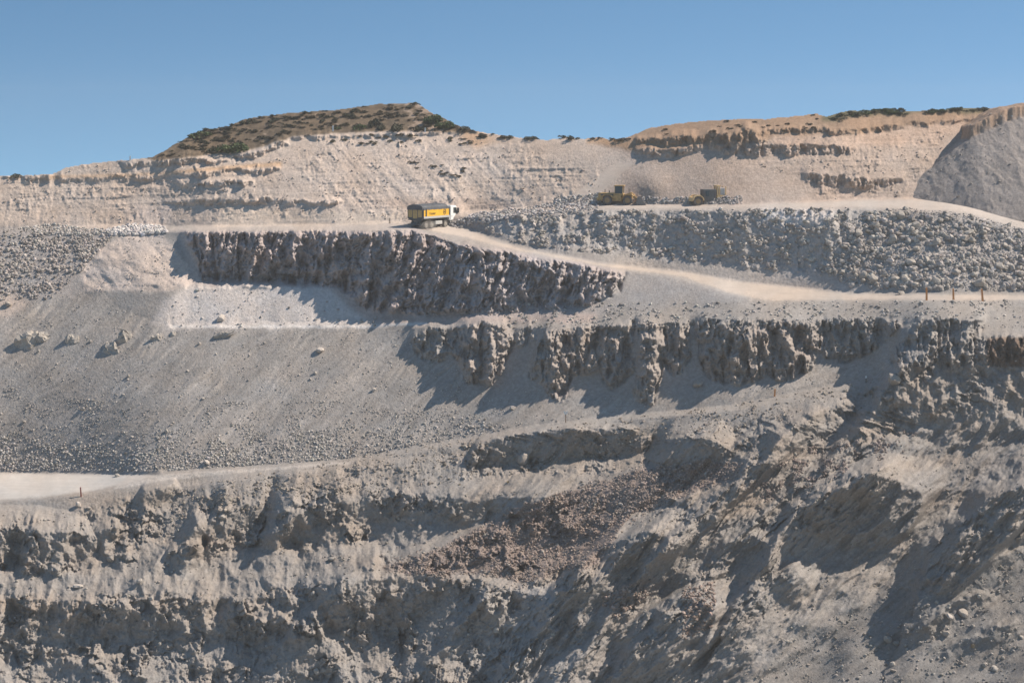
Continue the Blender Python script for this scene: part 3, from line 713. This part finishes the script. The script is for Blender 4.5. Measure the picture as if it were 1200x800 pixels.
boulders([(1010,262),(1060,250),(1130,256),(1200,280),(1200,335),(1060,338),(990,330),(960,300)], 120, .35, .9, BM, 'big grey block in the blasted rubble at the right', 'big blocks in the blasted rubble', 82)
boulders([(0,275),(60,272),(110,275),(90,320),(40,345),(0,348)], 30, .28, .5, BM, 'grey block in the rubble tip at the upper left', 'blocks in the upper left rubble tip', 83)
boulders([(460,660),(500,650),(620,590),(760,548),(860,545),(740,600),(700,655),(620,675)], 40, .22, .42, BROWN, 'reddish brown block in the brown rubble of the lower pit', 'brown blocks in the lower pit', 84)
boulders([(0,600),(200,580),(420,560),(560,600),(640,700),(560,790),(0,790)], 45, .22, .55, TAUPE + BM, 'tan or grey boulder on the ledges of the lower left pit', 'boulders of the lower left pit', 85)
boulders([(1000,800),(1080,700),(1200,640),(1200,800)], 35, .2, .5, BM + TAUPE, 'grey boulder on the lower right scree', 'boulders on the lower right scree', 86)
# outcrops standing out of the scree
OM = [boulder_mesh('rock_outcrop', 170+k, True, .34) for k in range(5)]
for k, (x, y, r, sx, sz, lb) in enumerate([
  (33, 402, 2.0, .9, 1.1, 'dark craggy outcrop in the scree, nearest the left edge'),
  (50, 396, 1.5, 1.0, .8, 'pale craggy outcrop touching the right of the outcrop nearest the left edge'),
  (84, 400, 1.5, .6, 1.0, 'narrow craggy outcrop in the scree, second group from the left edge'),
  (128, 410, 1.7, .8, 1.0, 'broad craggy outcrop in the scree, left piece of the third group from the left edge'),
  (146, 398, 1.5, .6, 1.2, 'tall craggy outcrop in the scree, right piece of the third group from the left edge'),
  (184, 397, 1.0, .9, .9, 'small dark outcrop below the left end of the white bowl'),
  (203, 392, .7, .8, 1.0, 'smallest outcrop below the left end of the white bowl'),
  (259, 394, 1.3, 1.3, .6, 'low flat outcrop right below the pale floor of the bowl')]):
    p = surf(x, y); o = link(bpy.data.objects.new('rock_outcrop', OM[k % 5]))
    o.location = (p.x, p.y + .2*r, p.z + .0*r); o.scale = (r*sx*1.1, r*1.0, r*sz*1.25); o.rotation_euler = (.1, .35, k*1.3)
    tag(o, lb, 'rock outcrop', None)

# ------------------------------------------------------------------ scrub
def leaf_mat(name, col):
    m = plain(name, col, .8, 0, .45, 3.0); return m
L_GREEN = leaf_mat('green_scrub', (.070, .092, .032)); L_DARK = leaf_mat('dark_scrub', (.062, .060, .034)); L_DRY = leaf_mat('dry_scrub', (.10, .078, .048)); L_STRAW = leaf_mat('dry_grass', (.30, .22, .12))
def bush_mesh(name, seed, mat, n=420, lobes=5, leaf=.075):
    rs = np.random.RandomState(seed)
    c = np.stack([rs.uniform(-.6, .6, lobes), rs.uniform(-.5, .5, lobes), rs.uniform(.15, .45, lobes)], -1); r = rs.uniform(.3, .5, lobes)
    k = rs.randint(0, lobes, n); d = rs.normal(size=(n, 3)); d /= np.linalg.norm(d, axis=1, keepdims=True); d[:, 2] = np.abs(d[:, 2])*1.0 - .15
    p = c[k] + d*(r[k]*rs.uniform(.72, 1.08, n))[:, None]; p[:, 2] = np.maximum(p[:, 2], -.05)
    a = rs.normal(size=(n, 3)); a /= np.linalg.norm(a, axis=1, keepdims=True); b = np.cross(a, rs.normal(size=(n, 3))); b /= np.linalg.norm(b, axis=1, keepdims=True)
    s = leaf*rs.uniform(.6, 1.5, n)[:, None]
    co = np.stack([p - a*s - b*s*.5, p + a*s - b*s*.6, p + a*s*.8 + b*s*.6, p - a*s*.7 + b*s*.6], 1).reshape(-1, 3)
    f = np.arange(n*4).reshape(-1, 4)
    me = np_mesh(name, co, f, None, mat, False); return me
BG = [bush_mesh('bush', 200+k, L_GREEN, 600, 6, .06) for k in range(3)]
BD = [bush_mesh('bush', 210+k, L_DARK) for k in range(3)]
BY = [bush_mesh('bush', 220+k, L_DRY) for k in range(3)]
def bush(x, y, w, h, meshes, label, group=None, name='bush', cat='bush', dy=0):
    p = surf(x, y); s = w*p.y/FPX/1.6; o = link(bpy.data.objects.new(name, rb.choice(meshes)))
    o.location = (p.x, p.y + dy, p.z - .05*s - .22*h*p.y/FPX); o.scale = (s, s*.9, h*p.y/FPX/.85); o.rotation_euler = (0, 0, rb.uniform(-.5, .5))
    return tag(o, label, cat, group)
for x, y, w, h, ms, lb in [(233,160,26,11,BG,'rounded green bush near the left shoulder of the brown hill'),
  (272,177,38,15,BG,'widest bright green bush low on the brown hill above the cream ledges'),
  (252,178,16,9,BD,'dark bush touching the left side of the widest green bush'),
  (506,143,24,13,BG,'upper half of the big green thicket on the right shoulder of the brown hill'),
  (521,149,24,11,BG,'lower half of the big green thicket on the right shoulder of the brown hill'),
  (421,151,16,9,BG,'bright green bush at the foot of the hill, left of the dark round bush'),
  (441,147,15,11,BD,'dark round bush in the middle of the hill foot'),
  (449,152,12,8,BD,'small dark bush just right of the dark round bush at the hill foot'),
  (468,153,18,11,BD,'dark green bush at the hill foot, below the summit'),
  (495,153,16,8,BD,'low dark bush at the hill foot near the white post'),
  (394,152,12,5,BG,'flat green bush just left of the bright green bush at the hill foot'),
  (547,152,16,6,BD,'dark flat bush on the saddle right of the hill'),
  (672,163,14,6,BD,'dark bush in the dip of the skyline'),
  (21,208,18,6,BD,'low dark bush alone on the far left crest')]:
    bush(x, y, w, h, ms, lb, dy=.2)
for poly, n, w0, w1, ms, lb, gp, sd in [
  ([(185,186),(205,170),(240,153),(300,140),(400,131),(480,124),(500,134),(540,152),(400,152),(340,157),(300,170),(250,180)], 210, 4, 12, BD+BY, 'small brown or dark scrub bush on the brown hillside', 'scrub bushes on the brown hillside', 91),
  ([(970,131),(1160,125),(1160,130),(1060,134),(1000,138),(975,140)], 40, 6, 14, BD+BG, 'dark scrub bush along the right-hand skyline', 'scrub along the right-hand skyline', 92),
  ([(750,150),(830,142),(955,135),(980,148),(900,160),(760,166)], 24, 4, 9, BY, 'dry brown scrub bush on the orange topsoil', 'dry scrub on the orange topsoil', 93),
  ([(560,156),(740,161),(740,166),(560,162)], 16, 6, 14, BD+BY, 'low scrub bush along the dip of the skyline', 'scrub along the dip of the skyline', 94),
  ([(380,158),(560,160),(580,175),(480,172),(380,168)], 22, 5, 12, BY+BD, 'dry bush on the top ledge of the cream face', 'dry bushes on the cream top ledge', 95),
  ([(470,185),(560,200),(540,210),(480,198)], 12, 4, 10, BY, 'dry bush on the middle of the cream face', 'dry bushes in the cream face', 96)]:
    rs = np.random.RandomState(sd); i, j = pick(inside(poly), n, rs)
    for a, b in zip(i, j):
        w = rs.uniform(w0, w1); bush(XS[b], YS[a], w, w*rs.uniform(.28, .5), ms, lb, gp)
# shrubs right on the skylines, spaced out
for x in np.arange(205, 500, 31.):
    x += rb.uniform(-12, 12); w = rb.uniform(4, 12); bush(x, curve(SKY_PTS, x) + 1.5, w, w*.33, BD, 'dark bush on the skyline of the brown hill', 'bushes on the skyline of the brown hill')
TUFT = []
for k in range(3):
    rs = np.random.RandomState(300+k); n = 90
    a = rs.rand(n)*6.28; r = rs.rand(n)*.25; L_ = rs.uniform(.5, 1, n); b = np.stack([np.cos(a)*r, np.sin(a)*r, 0*r], -1); t = b + np.stack([np.cos(a)*L_*.5, np.sin(a)*L_*.5, L_*.7], -1)
    sd_ = np.stack([-np.sin(a), np.cos(a), 0*a], -1)*.04
    TUFT.append(np_mesh('grass_tuft', np.stack([b-sd_, b+sd_, t], 1).reshape(-1, 3), np.arange(n*3).reshape(-1, 3), None, L_STRAW, False))
for x, y, w, lb in [(595,565,7,'dry grass tuft on the ledge below the shaded hollow'),(539,568,6,'brown grass tuft left of the tuft below the shaded hollow'),(1140,756,12,'dry grass tuft on the lower right scree')]:
    bush(x, y, w, w*.8, TUFT, lb, None, 'grass_tuft', 'grass tuft')
# ------------------------------------------------------------------ mesh parts for the machines
class MB:
    """collects solid pieces and links them as one mesh"""
    def __init__(self): self.bm = bmesh.new()
    def box(self, x0, x1, y0, y1, z0, z1, bev=.03, taper=None):
        r = bmesh.ops.create_cube(self.bm, size=1); vs = r['verts']
        for v in vs:
            v.co.x = x0 if v.co.x < 0 else x1; v.co.y = y0 if v.co.y < 0 else y1; v.co.z = z0 if v.co.z < 0 else z1
        if taper: taper(vs)
        if bev:
            es = list({e for v in vs for e in v.link_edges}); bmesh.ops.bevel(self.bm, geom=es, offset=bev, segments=2, affect='EDGES', profile=.5)
        return self
    def prism(self, pts, y0, y1, bev=.02):
        a = [self.bm.verts.new((p[0], y0, p[1])) for p in pts]; b = [self.bm.verts.new((p[0], y1, p[1])) for p in pts]
        n = len(pts); fs = [self.bm.faces.new(a[::-1]), self.bm.faces.new(b)]
        for i in range(n): fs.append(self.bm.faces.new((a[i], a[(i+1) % n], b[(i+1) % n], b[i])))
        bmesh.ops.recalc_face_normals(self.bm, faces=fs)
        if bev:
            es = list({e for f in fs for e in f.edges}); bmesh.ops.bevel(self.bm, geom=es, offset=bev, segments=1, affect='EDGES')
        return self
    def prism_x(self, pts, x0, x1):
        a = [self.bm.verts.new((x0, p[0], p[1])) for p in pts]; b = [self.bm.verts.new((x1, p[0], p[1])) for p in pts]
        n = len(pts); fs = [self.bm.faces.new(a[::-1]), self.bm.faces.new(b)]
        for i in range(n): fs.append(self.bm.faces.new((a[i], a[(i+1) % n], b[(i+1) % n], b[i])))
        bmesh.ops.recalc_face_normals(self.bm, faces=fs); return self
    def cyl(self, c, axis, r, h, seg=20, r2=None):
        m = {'x': Matrix.Rotation(math.pi/2, 4, 'Y'), 'y': Matrix.Rotation(math.pi/2, 4, 'X'), 'z': Matrix.Identity(4)}[axis]
        bmesh.ops.create_cone(self.bm, cap_ends=True, segments=seg, radius1=r, radius2=r if r2 is None else r2, depth=h, matrix=Matrix.Translation(c) @ m); return self
    def ring(self, c, r0, r1, w, seg=24, lugs=0):
        """wheel-like ring round the y axis"""
        prof = [(r0, -w*.42), (r1*.93, -w*.5), (r1, -w*.36), (r1, w*.36), (r1*.93, w*.5), (r0, w*.42)]
        rings = []
        for i in range(seg):
            a = 2*math.pi*i/seg; k = 1 + (.03 if lugs and i % 2 else 0)
            rings.append([self.bm.verts.new((c[0] + math.cos(a)*(p[0] if p[0] == r0 else p[0]*k), c[1] + p[1], c[2] + math.sin(a)*(p[0] if p[0] == r0 else p[0]*k))) for p in prof])
        fs = []
        for i in range(seg):
            A, B = rings[i], rings[(i+1) % seg]
            for j in range(len(prof)):
                k = (j+1) % len(prof); fs.append(self.bm.faces.new((A[j], A[k], B[k], B[j])))
        bmesh.ops.recalc_face_normals(self.bm, faces=fs); return self
    def bar(self, a, b, r, seg=8):
        a, b = Vector(a), Vector(b); d = b - a
        m = Matrix.Translation((a+b)/2) @ d.to_track_quat('Z', 'Y').to_matrix().to_4x4()
        bmesh.ops.create_cone(self.bm, cap_ends=True, segments=seg, radius1=r, radius2=r, depth=d.length, matrix=m); return self
    def build(self, name, mat, parent=None, loc=None):
        me = bpy.data.meshes.new(name); self.bm.to_mesh(me); self.bm.free(); me.materials.append(mat)
        o = bpy.data.objects.new(name, me); link(o, parent)
        if loc: o.location = loc
        return o
def empty(name, loc, rz=0, sc=1.0):
    o = bpy.data.objects.new(name, None); link(o); o.location = loc; o.rotation_euler = (0, 0, rz); o.scale = (sc,)*3; o.empty_display_size = .5; return o
def wheel(x, y, r, w, parent, tyre, rim, side, lugs=0):
    t = MB().ring((0, 0, 0), r*.56, r, w, 28, lugs).build('wheel', tyre, parent, (x, y, r))
    m = MB(); m.cyl((0, side*w*.12, 0), 'y', r*.57, w*.6, 20); m.cyl((0, side*w*.44, 0), 'y', r*.26, w*.16, 12); m.build('rim', rim, t)
    return t
YEL = plain('machine_yellow', (.78, .43, .035), .45, 0, .12); OCH = plain('dusty_ochre_paint', (.44, .28, .115), .7, 0, .3, 2.5); YOL = plain('pale_yellow_paint', (.66, .45, .22), .6, 0, .2)
WHT = plain('white_paint', (.78, .78, .76), .4, 0, .06); DRK = plain('dark_steel', (.075, .078, .082), .6, 0, .25); TRP = plain('grey_tarpaulin', (.085, .09, .1), .75, 0, .3, 1.5)
RUB = plain('dusty_rubber', (.10, .093, .087), .9, 0, .3); RIM = plain('dusty_rim', (.30, .27, .23), .7, 0, .2); GRY = plain('grey_steel', (.46, .45, .43), .5, 0, .12)
GLS = plain('dark_glass', (.03, .04, .045), .12, 0, .05); TAN = plain('shaded_yellow_panel', (.50, .33, .13), .7, 0, .2); BLK = plain('black_paint', (.025, .025, .025), .6)  # tailgate panels: body yellow with its shade put into the colour
HUB = plain('ochre_hub', (.30, .20, .10), .75, 0, .2); STL = plain('worn_bucket_steel', (.20, .185, .175), .55, .3, .25)
def ppm(p): return FPX/(p.y*CT - p.z*ST)/1.0
def put(x, y): return surf(x, y)

# ---- tipper truck on the haul road
tp = put(506, 267.5); tsc = 1.08*27/ (3.45*ppm(tp)); print("truck scale", tsc, ppm(tp), tp)
truck = empty('dump_truck', (tp.x, tp.y + 2, tp.z - .03), R(58), tsc)
tag(truck, 'white cabbed tipper truck with yellow body and dark tarpaulin on the haul road', 'truck')
m = MB(); m.box(-4.1, 4.2, -.42, .42, .72, .98, .02)
for ax in (3.1, 1.35, -1.75, -3.15): m.cyl((ax, 0, .52), 'y', .12, 2.0, 10)
m.box(-4.35, -4.2, -1.15, 1.15, .55, .72, .02); m.build('chassis', DRK, truck)
def sect(off, z0=1.1, z1=2.85):                                      # rounded tub section
    w = 1.22 + off; return [(-w, z1), (-w, 1.75), (-w*.86, 1.35), (-w*.55, z0-off), (w*.55, z0-off), (w*.86, 1.35), (w, 1.75), (w, z1)]
body = MB().prism_x(sect(0), -4.1, 2.35).build('tipper_body', DRK, truck)
for s in (-1, 1):
    sp = MB().box(-3.25, 2.25, s*1.225, s*1.275, 1.72, 2.72, .01).build('side_panel', YEL, body)
    MB().box(-4.02, -3.55, s*1.225, s*1.27, 1.72, 2.72, .01).build('side_panel', YEL, body)
    m = MB(); m.box(-3.5, -3.3, s*1.22, s*1.33, 1.5, 2.8, .02); m.box(-4.14, -4.04, s*1.22, s*1.33, 1.5, 2.8, .02); m.box(2.26, 2.38, s*1.22, s*1.31, 1.5, 2.75, .02); m.build('body_rib', DRK, body)
    MB().prism([(-4.1, 1.42), (2.3, 1.42), (2.3, 1.70), (-4.1, 1.70)], s*1.23, s*1.40, .02).build('lower_board', GRY, body)
    if s == -1:
        # lettering and round emblem on the side seen
        cu = bpy.data.curves.new('lettering', 'FONT'); cu.body = 'Tranter'; cu.size = .52; cu.extrude = .008; cu.shear = .35
        t_ = bpy.data.objects.new('lettering', cu); link(t_); bpy.context.view_layer.update()
        me = bpy.data.meshes.new_from_object(t_.evaluated_get(bpy.context.evaluated_depsgraph_get())); bpy.data.objects.remove(t_)
        me.materials.clear(); me.materials.append(BLK); t_ = link(bpy.data.objects.new('lettering', me), sp); t_.rotation_euler = (math.pi/2, 0, 0); t_.location = (-2.75, -1.29, 1.92)
        e = MB().ring((1.15, -1.285, 2.2), .30, .37, .02, 28); e.box(.98, 1.05, -1.298, -1.276, 2.0, 2.4, 0); e.box(1.25, 1.32, -1.298, -1.276, 2.0, 2.4, 0); e.box(1.05, 1.25, -1.297, -1.277, 2.15, 2.25, 0)
        e.build('emblem', BLK, sp)
# tailgate
tg = MB().prism_x([(-1.26, 2.85), (-1.26, 1.6), (-.95, 1.2), (.95, 1.2), (1.26, 1.6), (1.26, 2.85)], -4.24, -4.10).build('tailgate', DRK, truck)
for y0, y1, zb in ((-1.12, -.48, 1.62), (-.36, .36, 1.45), (.48, 1.12, 1.62)):
    MB().box(-4.262, -4.235, y0, y1, zb, 2.62, .01).build('tailgate_panel', TAN, tg)
MB().box(-4.30, -4.24, -1.2, 1.2, 1.22, 1.34, .02).build('tailgate_bar', DRK, tg)
# arched tarpaulin with slack folds
n = 34; tb = bmesh.new(); rows_ = []
for i in range(n+1):
    x = -4.32 + (2.5+4.32)*i/n; k = i/n; drop = .42*max(0, (k-.86)/.14)**2; fold = .05*math.sin(i*2.1) + .03*math.sin(i*5.3+1)
    row = []
    for j in range(15):
        a = math.pi*j/14; y = -1.30*math.cos(a); z = 2.72 + (.62 + fold - drop)*math.sin(a)**.55 if 0 < j < 14 else 2.62 + fold*.6
        row.append(tb.verts.new((x, y, z)))
    rows_.append(row)
for i in range(n):
    for j in range(14): tb.faces.new((rows_[i][j], rows_[i+1][j], rows_[i+1][j+1], rows_[i][j+1]))
tb.faces.new(rows_[0]); tb.faces.new(rows_[-1][::-1]); bmesh.ops.recalc_face_normals(tb, faces=tb.faces)
me = bpy.data.meshes.new('tarpaulin'); tb.to_mesh(me); tb.free(); me.materials.append(TRP); link(bpy.data.objects.new('tarpaulin', me), truck)
# cab
cab = MB().prism([(2.72, .95), (4.38, .95), (4.46, 1.75), (4.28, 2.85), (4.0, 3.0), (2.72, 3.02)], -1.22, 1.22, .06).build('cab', WHT, truck)
MB().prism([(4.475, 1.85), (4.50, 1.86), (4.34, 2.78), (4.31, 2.76)], -1.08, 1.08, 0).build('windscreen', GLS, cab)
for s in (-1, 1):
    MB().prism([(3.42, 1.95), (4.30, 1.88), (4.18, 2.70), (3.42, 2.72)], s*1.205, s*1.235, .005).build('side_window', GLS, cab)
    MB().box(4.30, 4.42, s*1.28, s*1.52, 2.0, 2.62, .03).build('mirror', DRK, cab)
    MB().prism([(3.85, 1.05), (4.38, 1.05), (4.42, 1.6), (3.95, 1.75)], s*1.222, s*1.240, 0).build('door_decal', YEL, cab)
    MB().box(3.0, 3.08, s*1.22, s*1.26, 1.5, 1.56, .005).build('door_handle', DRK, cab)
MB().box(2.45, 2.68, -1.15, 1.15, 1.0, 2.75, .03).build('headboard', GRY, truck)
MB().box(4.36, 4.60, -1.22, 1.22, .45, .95, .05).build('bumper', WHT, truck)
for s in (-1, 1):
    MB().cyl((4.61, s*.92, .72), 'x', .12, .04, 12).build('headlight', GRY, truck)
    for ax in (3.35, 1.55, -1.85, -3.2):
        wheel(ax, s*1.02, .52, .34, truck, RUB, RIM, s)
    m = MB(); m.prism([(2.62, .9), (2.78, 1.18), (3.9, 1.18), (4.02, .9), (3.88, .9), (3.78, 1.08), (2.9, 1.08), (2.76, .9)], s*.95, s*1.24, 0).build('mudguard', WHT if s < 0 else DRK, truck)
MB().box(-.95, .75, -1.18, -.62, .5, 1.0, .08).build('fuel_tank', GRY, truck)
MB().box(-.95, .75, .62, 1.18, .5, 1.0, .08).build('battery_box', DRK, truck)

# ---- wheel loader on the bench
def loader(x, y, rz, sc, label, hood, dusty):
    p = put(x, y); r = empty('wheel_loader', (p.x, p.y + 1.2, p.z - .02), rz, sc); tag(r, label, 'wheel loader')
    m = MB(); m.prism([(-3.7, .75), (-3.7, 1.95), (-3.45, 2.05), (-.9, 2.05), (-.9, .95), (-1.2, .75)], -.85, .85, .06)
    hd = m.build('engine_hood', hood, r)
    MB().box(-3.3, -1.1, -.862, .862, 1.62, 1.86, .01).build('grille', DRK, hd)
    MB().cyl((-2.7, .2, 2.3), 'z', .07, .6, 10).build('exhaust', DRK, hd); MB().cyl((-1.9, -.2, 2.2), 'z', .09, .35, 10).build('air_intake', DRK, hd)
    MB().box(-3.95, -3.65, -.95, .95, .7, 1.25, .06).build('counterweight', dusty, r)
    m = MB(); m.box(-1.3, .25, -.8, .8, .65, 1.55, .04); m.build('rear_frame', dusty, r)
    cb = MB(); cb.box(-.95, .55, -.72, .72, 1.5, 1.95, .04); cb.box(-1.02, .68, -.8, .8, 3.18, 3.32, .04)
    for px_ in (-.9, .42):
        for s in (-1, 1): cb.bar((px_, s*.68, 1.9), (px_ + (.0 if px_ < 0 else .06), s*.68, 3.2), .055)
    c_ = cb.build('cab', dusty, r)
    MB().box(-.86, .44, -.66, .66, 1.96, 3.17, .02).build('cab_window', GLS, c_)
    m = MB(); m.box(.3, 2.0, -.5, .5, .7, 1.75, .05); m.prism([(.9, 1.4), (1.9, 1.4), (2.1, 2.1), (1.7, 2.15), (.9, 1.8)], -.42, .42, .03); m.build('front_frame', dusty, r)
    for s in (-1, 1):
        wheel(-2.1, s*1.05, .80, .55, r, RUB, HUB, s, 1); wheel(1.35, s*1.05, .80, .55, r, RUB, HUB, s, 1)
        MB().prism([(-3.0, 1.35), (-2.75, 1.72), (-1.45, 1.72), (-1.15, 1.3), (-1.3, 1.3), (-1.55, 1.62), (-2.65, 1.62), (-2.85, 1.35)], s*.78, s*1.32, 0).build('fender', dusty, r)
        MB().prism([(.55, 1.45), (.8, 1.85), (2.1, 1.85), (2.4, 1.5), (2.25, 1.48), (2.0, 1.73), (.9, 1.73), (.7, 1.43)], s*.78, s*1.30, 0).build('fender', dusty, r)
        MB().prism([(1.5, 1.9), (1.75, 2.05), (3.2, .95), (3.3, .5), (3.1, .45), (2.9, .85)], s*.38, s*.55, .02).build('lift_arm', dusty, r)
        MB().bar((1.5, s*.6, 2.1), (1.5, s*.6, 2.75), .04).build('work_light_post', DRK, r)
    b = MB(); pts = [(3.0, .35), (4.55, .12), (4.5, .08), (3.1, .05), (2.85, .45), (2.95, 1.15), (3.35, 1.55), (3.45, 1.5), (3.08, 1.1)]
    b.prism(pts, -1.4, 1.4, 0)
    for s in (-1, 1): b.prism([(3.0, .1), (4.5, .1), (3.45, 1.52), (3.05, 1.1), (2.88, .45)], s*1.37, s*1.43, 0)
    b.build('bucket', STL, r)
    return r
lp = put(733, 240.5); lsc = 23.0/(3.3*ppm(lp))
loader(728, 240.5, R(-12), lsc, 'ochre wheel loader with lowered bucket, left machine on the loading bench', OCH, OCH)
# ---- second machine, turned away and half hidden by its own engine housing
p2 = put(836, 239); s2 = 21.5/(3.1*ppm(p2))
r2 = empty('earth_mover', (p2.x, p2.y + 1.5, p2.z - .25), R(14), s2); tag(r2, 'pale yellow earth mover with big dark housing, right machine on the loading bench', 'earth mover')
MB().box(-1.9, .35, -.9, .9, .75, 2.75, .08).build('engine_housing', DRK, r2)
MB().box(-1.5, -.9, -.93, -.89, 1.6, 2.5, .02).build('side_window', GLS, r2)
m = MB(); m.box(-4.0, -1.85, -.8, .8, .7, 1.45, .1); m.build('rear_body', YOL, r2)
for s in (-1, 1):
    wheel(-2.9, s*1.0, .78, .5, r2, RUB, HUB, s, 1); wheel(1.9, s*1.0, .78, .5, r2, RUB, HUB, s, 1)
    MB().prism([(-3.95, .9), (-3.7, 1.5), (-3.2, 1.8), (-2.5, 1.8), (-1.95, 1.35), (-1.85, .9), (-2.0, .9), (-2.15, 1.3), (-2.6, 1.62), (-3.15, 1.62), (-3.55, 1.4), (-3.78, .9)], s*.75, s*1.28, 0).build('fender', YOL, r2)
cf = MB()
for px_, t_ in ((.55, .16), (.95, .07), (2.05, .10)):
    for s in (-1, 1): cf.box(px_, px_ + t_*1.6, s*.72 - .08, s*.72 + .08, 1.5, 3.25, .02)
cf.box(.5, 1.25, -.85, .85, 3.25, 3.4, .03); cf.box(.5, 2.5, -.8, .8, 1.3, 1.75, .04); cf.build('cab_frame', YOL, r2)
MB().box(1.2, 2.0, -.62, .62, 1.76, 2.9, .02).build('cab_window', GRY, r2)
MB().box(.35, 3.9, -.5, .5, .75, 1.35, .06).build('front_frame', DRK, r2)
MB().prism([(2.2, 1.2), (2.4, 1.5), (3.9, 1.25), (4.6, 1.6), (4.7, 1.35), (4.0, .95)], -.3, .3, .02).build('boom', DRK, r2)
MB().prism([(4.15, 1.25), (4.2, 2.35), (4.6, 2.5), (5.3, 2.35), (5.35, 1.6), (5.0, 1.25)], -.9, .9, .06).build('bucket', DRK, r2)

# ------------------------------------------------------------------ stakes and markers
ORG = plain('orange_paint', (.62, .24, .07), .6, 0, .15); RED = plain('faded_red_paint', (.36, .10, .07), .7, 0, .2); WOD = plain('weathered_wood', (.22, .15, .10), .85, 0, .25); WPT = plain('white_plastic', (.72, .72, .70), .5, 0, .05)
def stake(x, y, hpx, wpx, mat, label, group=None, lean=0.0, name='marker_stake', cat='stake', top=None, sink=.25):
    p = put(x, y); k = 1/ppm(p); h = hpx*k; w = wpx*k/2
    m = MB(); m.box(-w, w, -w*.6, w*.6, -sink, h, .01, None)
    for v in m.bm.verts:
        if v.co.z > h*.5: v.co.x *= .75
    o = m.build(name, mat); o.location = p; o.rotation_euler = (0, lean, R(10))
    return tag(o, label, cat, group)
stake(1086, 352, 15, 2.3, ORG, 'orange stake on the haul road edge, leftmost of the row of three', None, -.03)
stake(1117, 352, 14, 2.2, ORG, 'orange stake on the haul road edge, middle one of the row of three', None, -.05)
stake(1152, 352.5, 14.5, 2.4, ORG, 'orange stake on the haul road edge, rightmost of the row of three', None, -.10)
stake(95, 581, 11, 1.9, RED, 'red stake at the edge of the lower haul road', None, -.04)
stake(908, 464, 9, 2.0, ORG, 'short orange stake alone on the crest below the outcrops', None, .05)
stake(410.5, 533, 10, 1.2, WOD, 'thin brown stake at the foot of the grey scree')
stake(456.5, 262, 6, 1.2, WOD, 'thin brown stake left of the tipper truck')
stake(390, 153.5, 6.5, 2.0, WPT, 'white post at the foot of the hill left of the bright green bush', None, 0, 'white_post', 'post')
stake(498.5, 154.5, 5, 1.6, WPT, 'white post at the foot of the hill under the summit', None, 0, 'white_post', 'post')
stake(153, 188.5, 5.5, 2.0, WPT, 'white post on the far left crest', None, 0, 'white_post', 'post')
def marker(x, y, hpx, label, fork):
    p = put(x, y); k = 1/ppm(p); r = empty('survey_marker', p, 0); tag(r, label, 'survey marker')
    MB().bar((0, 0, -.2), (0, 0, hpx*k*.7), .55*k).build('pole', WOD if fork else DRK, r)
    if fork:
        m = MB()
        for s in (-1, 1): m.prism([(0, hpx*k*.58), (s*2.0*k, hpx*k*.82), (s*2.2*k, hpx*k), (s*.9*k, hpx*k*.98), (s*.2*k, hpx*k*.8)], -.04, .04, 0)
        m.build('forked_plate', WPT, r)
    else:
        MB().box(-.9*k, .9*k, -.05, .05, hpx*k*.62, hpx*k, .02).build('plate', WPT, r)
marker(662.5, 495, 14, 'white forked survey marker on a pole above the shaded hollow', True)
marker(1014.5, 448, 8, 'small white survey marker on the crest near the dark shaded wall', False)

# ------------------------------------------------------------------ the dusty air of the pit
zt = max(float(PZ.max()), float(HEAP[3].max()), 0.0) + 3; zb = float(PZ.min()) - 8
m = MB(); m.box(-260, 260, -6, 640, zb, zt, 0)
hz = bpy.data.materials.new('haze'); hz.use_nodes = True; n = hz.node_tree; n.nodes.clear()
o_ = n.nodes.new('ShaderNodeOutputMaterial'); v_ = n.nodes.new('ShaderNodeVolumePrincipled')
v_.inputs['Color'].default_value = (1, .96, .91, 1); v_.inputs['Density'].default_value = .0002; v_.inputs['Anisotropy'].default_value = .2
n.links.new(v_.outputs[0], o_.inputs['Volume'])
tag(m.build('haze', hz), 'thin dusty air over the quarry', None, None, 'stuff')

m = MB(); rs_ = random.Random(4)
for k in range(7):
    r_ = .8 + .5*rs_.random(); bmesh.ops.create_icosphere(m.bm, subdivisions=2, radius=r_, matrix=Matrix.Translation((-2.5 + 3.4*k/6 + rs_.uniform(-.2, .2), rs_.uniform(-.5, .5), .5 + .15*r_)) @ Matrix.Diagonal((1.2, 1.1, .75, 1)))
dm = bpy.data.materials.new('road_dust'); dm.use_nodes = True; n = dm.node_tree; n.nodes.clear()
o_ = n.nodes.new('ShaderNodeOutputMaterial'); v_ = n.nodes.new('ShaderNodeVolumePrincipled'); v_.inputs['Color'].default_value = (.85, .76, .68, 1)
tx = n.nodes.new('ShaderNodeTexNoise'); tx.inputs['Scale'].default_value = .9; g_ = n.nodes.new('ShaderNodeNewGeometry'); n.links.new(g_.outputs['Position'], tx.inputs['Vector'])
mr = n.nodes.new('ShaderNodeMapRange'); mr.inputs[1].default_value = .35; mr.inputs[2].default_value = .7; mr.inputs[3].default_value = 0; mr.inputs[4].default_value = .55
n.links.new(tx.outputs['Fac'], mr.inputs[0]); n.links.new(mr.outputs[0], v_.inputs['Density']); n.links.new(v_.outputs[0], o_.inputs['Volume'])
dc = m.build('dust_cloud', dm); dc.location = (tp.x - 1.2, tp.y - 2.2, tp.z); tag(dc, 'dust raised by the rear wheels of the tipper truck', None, None, 'stuff')
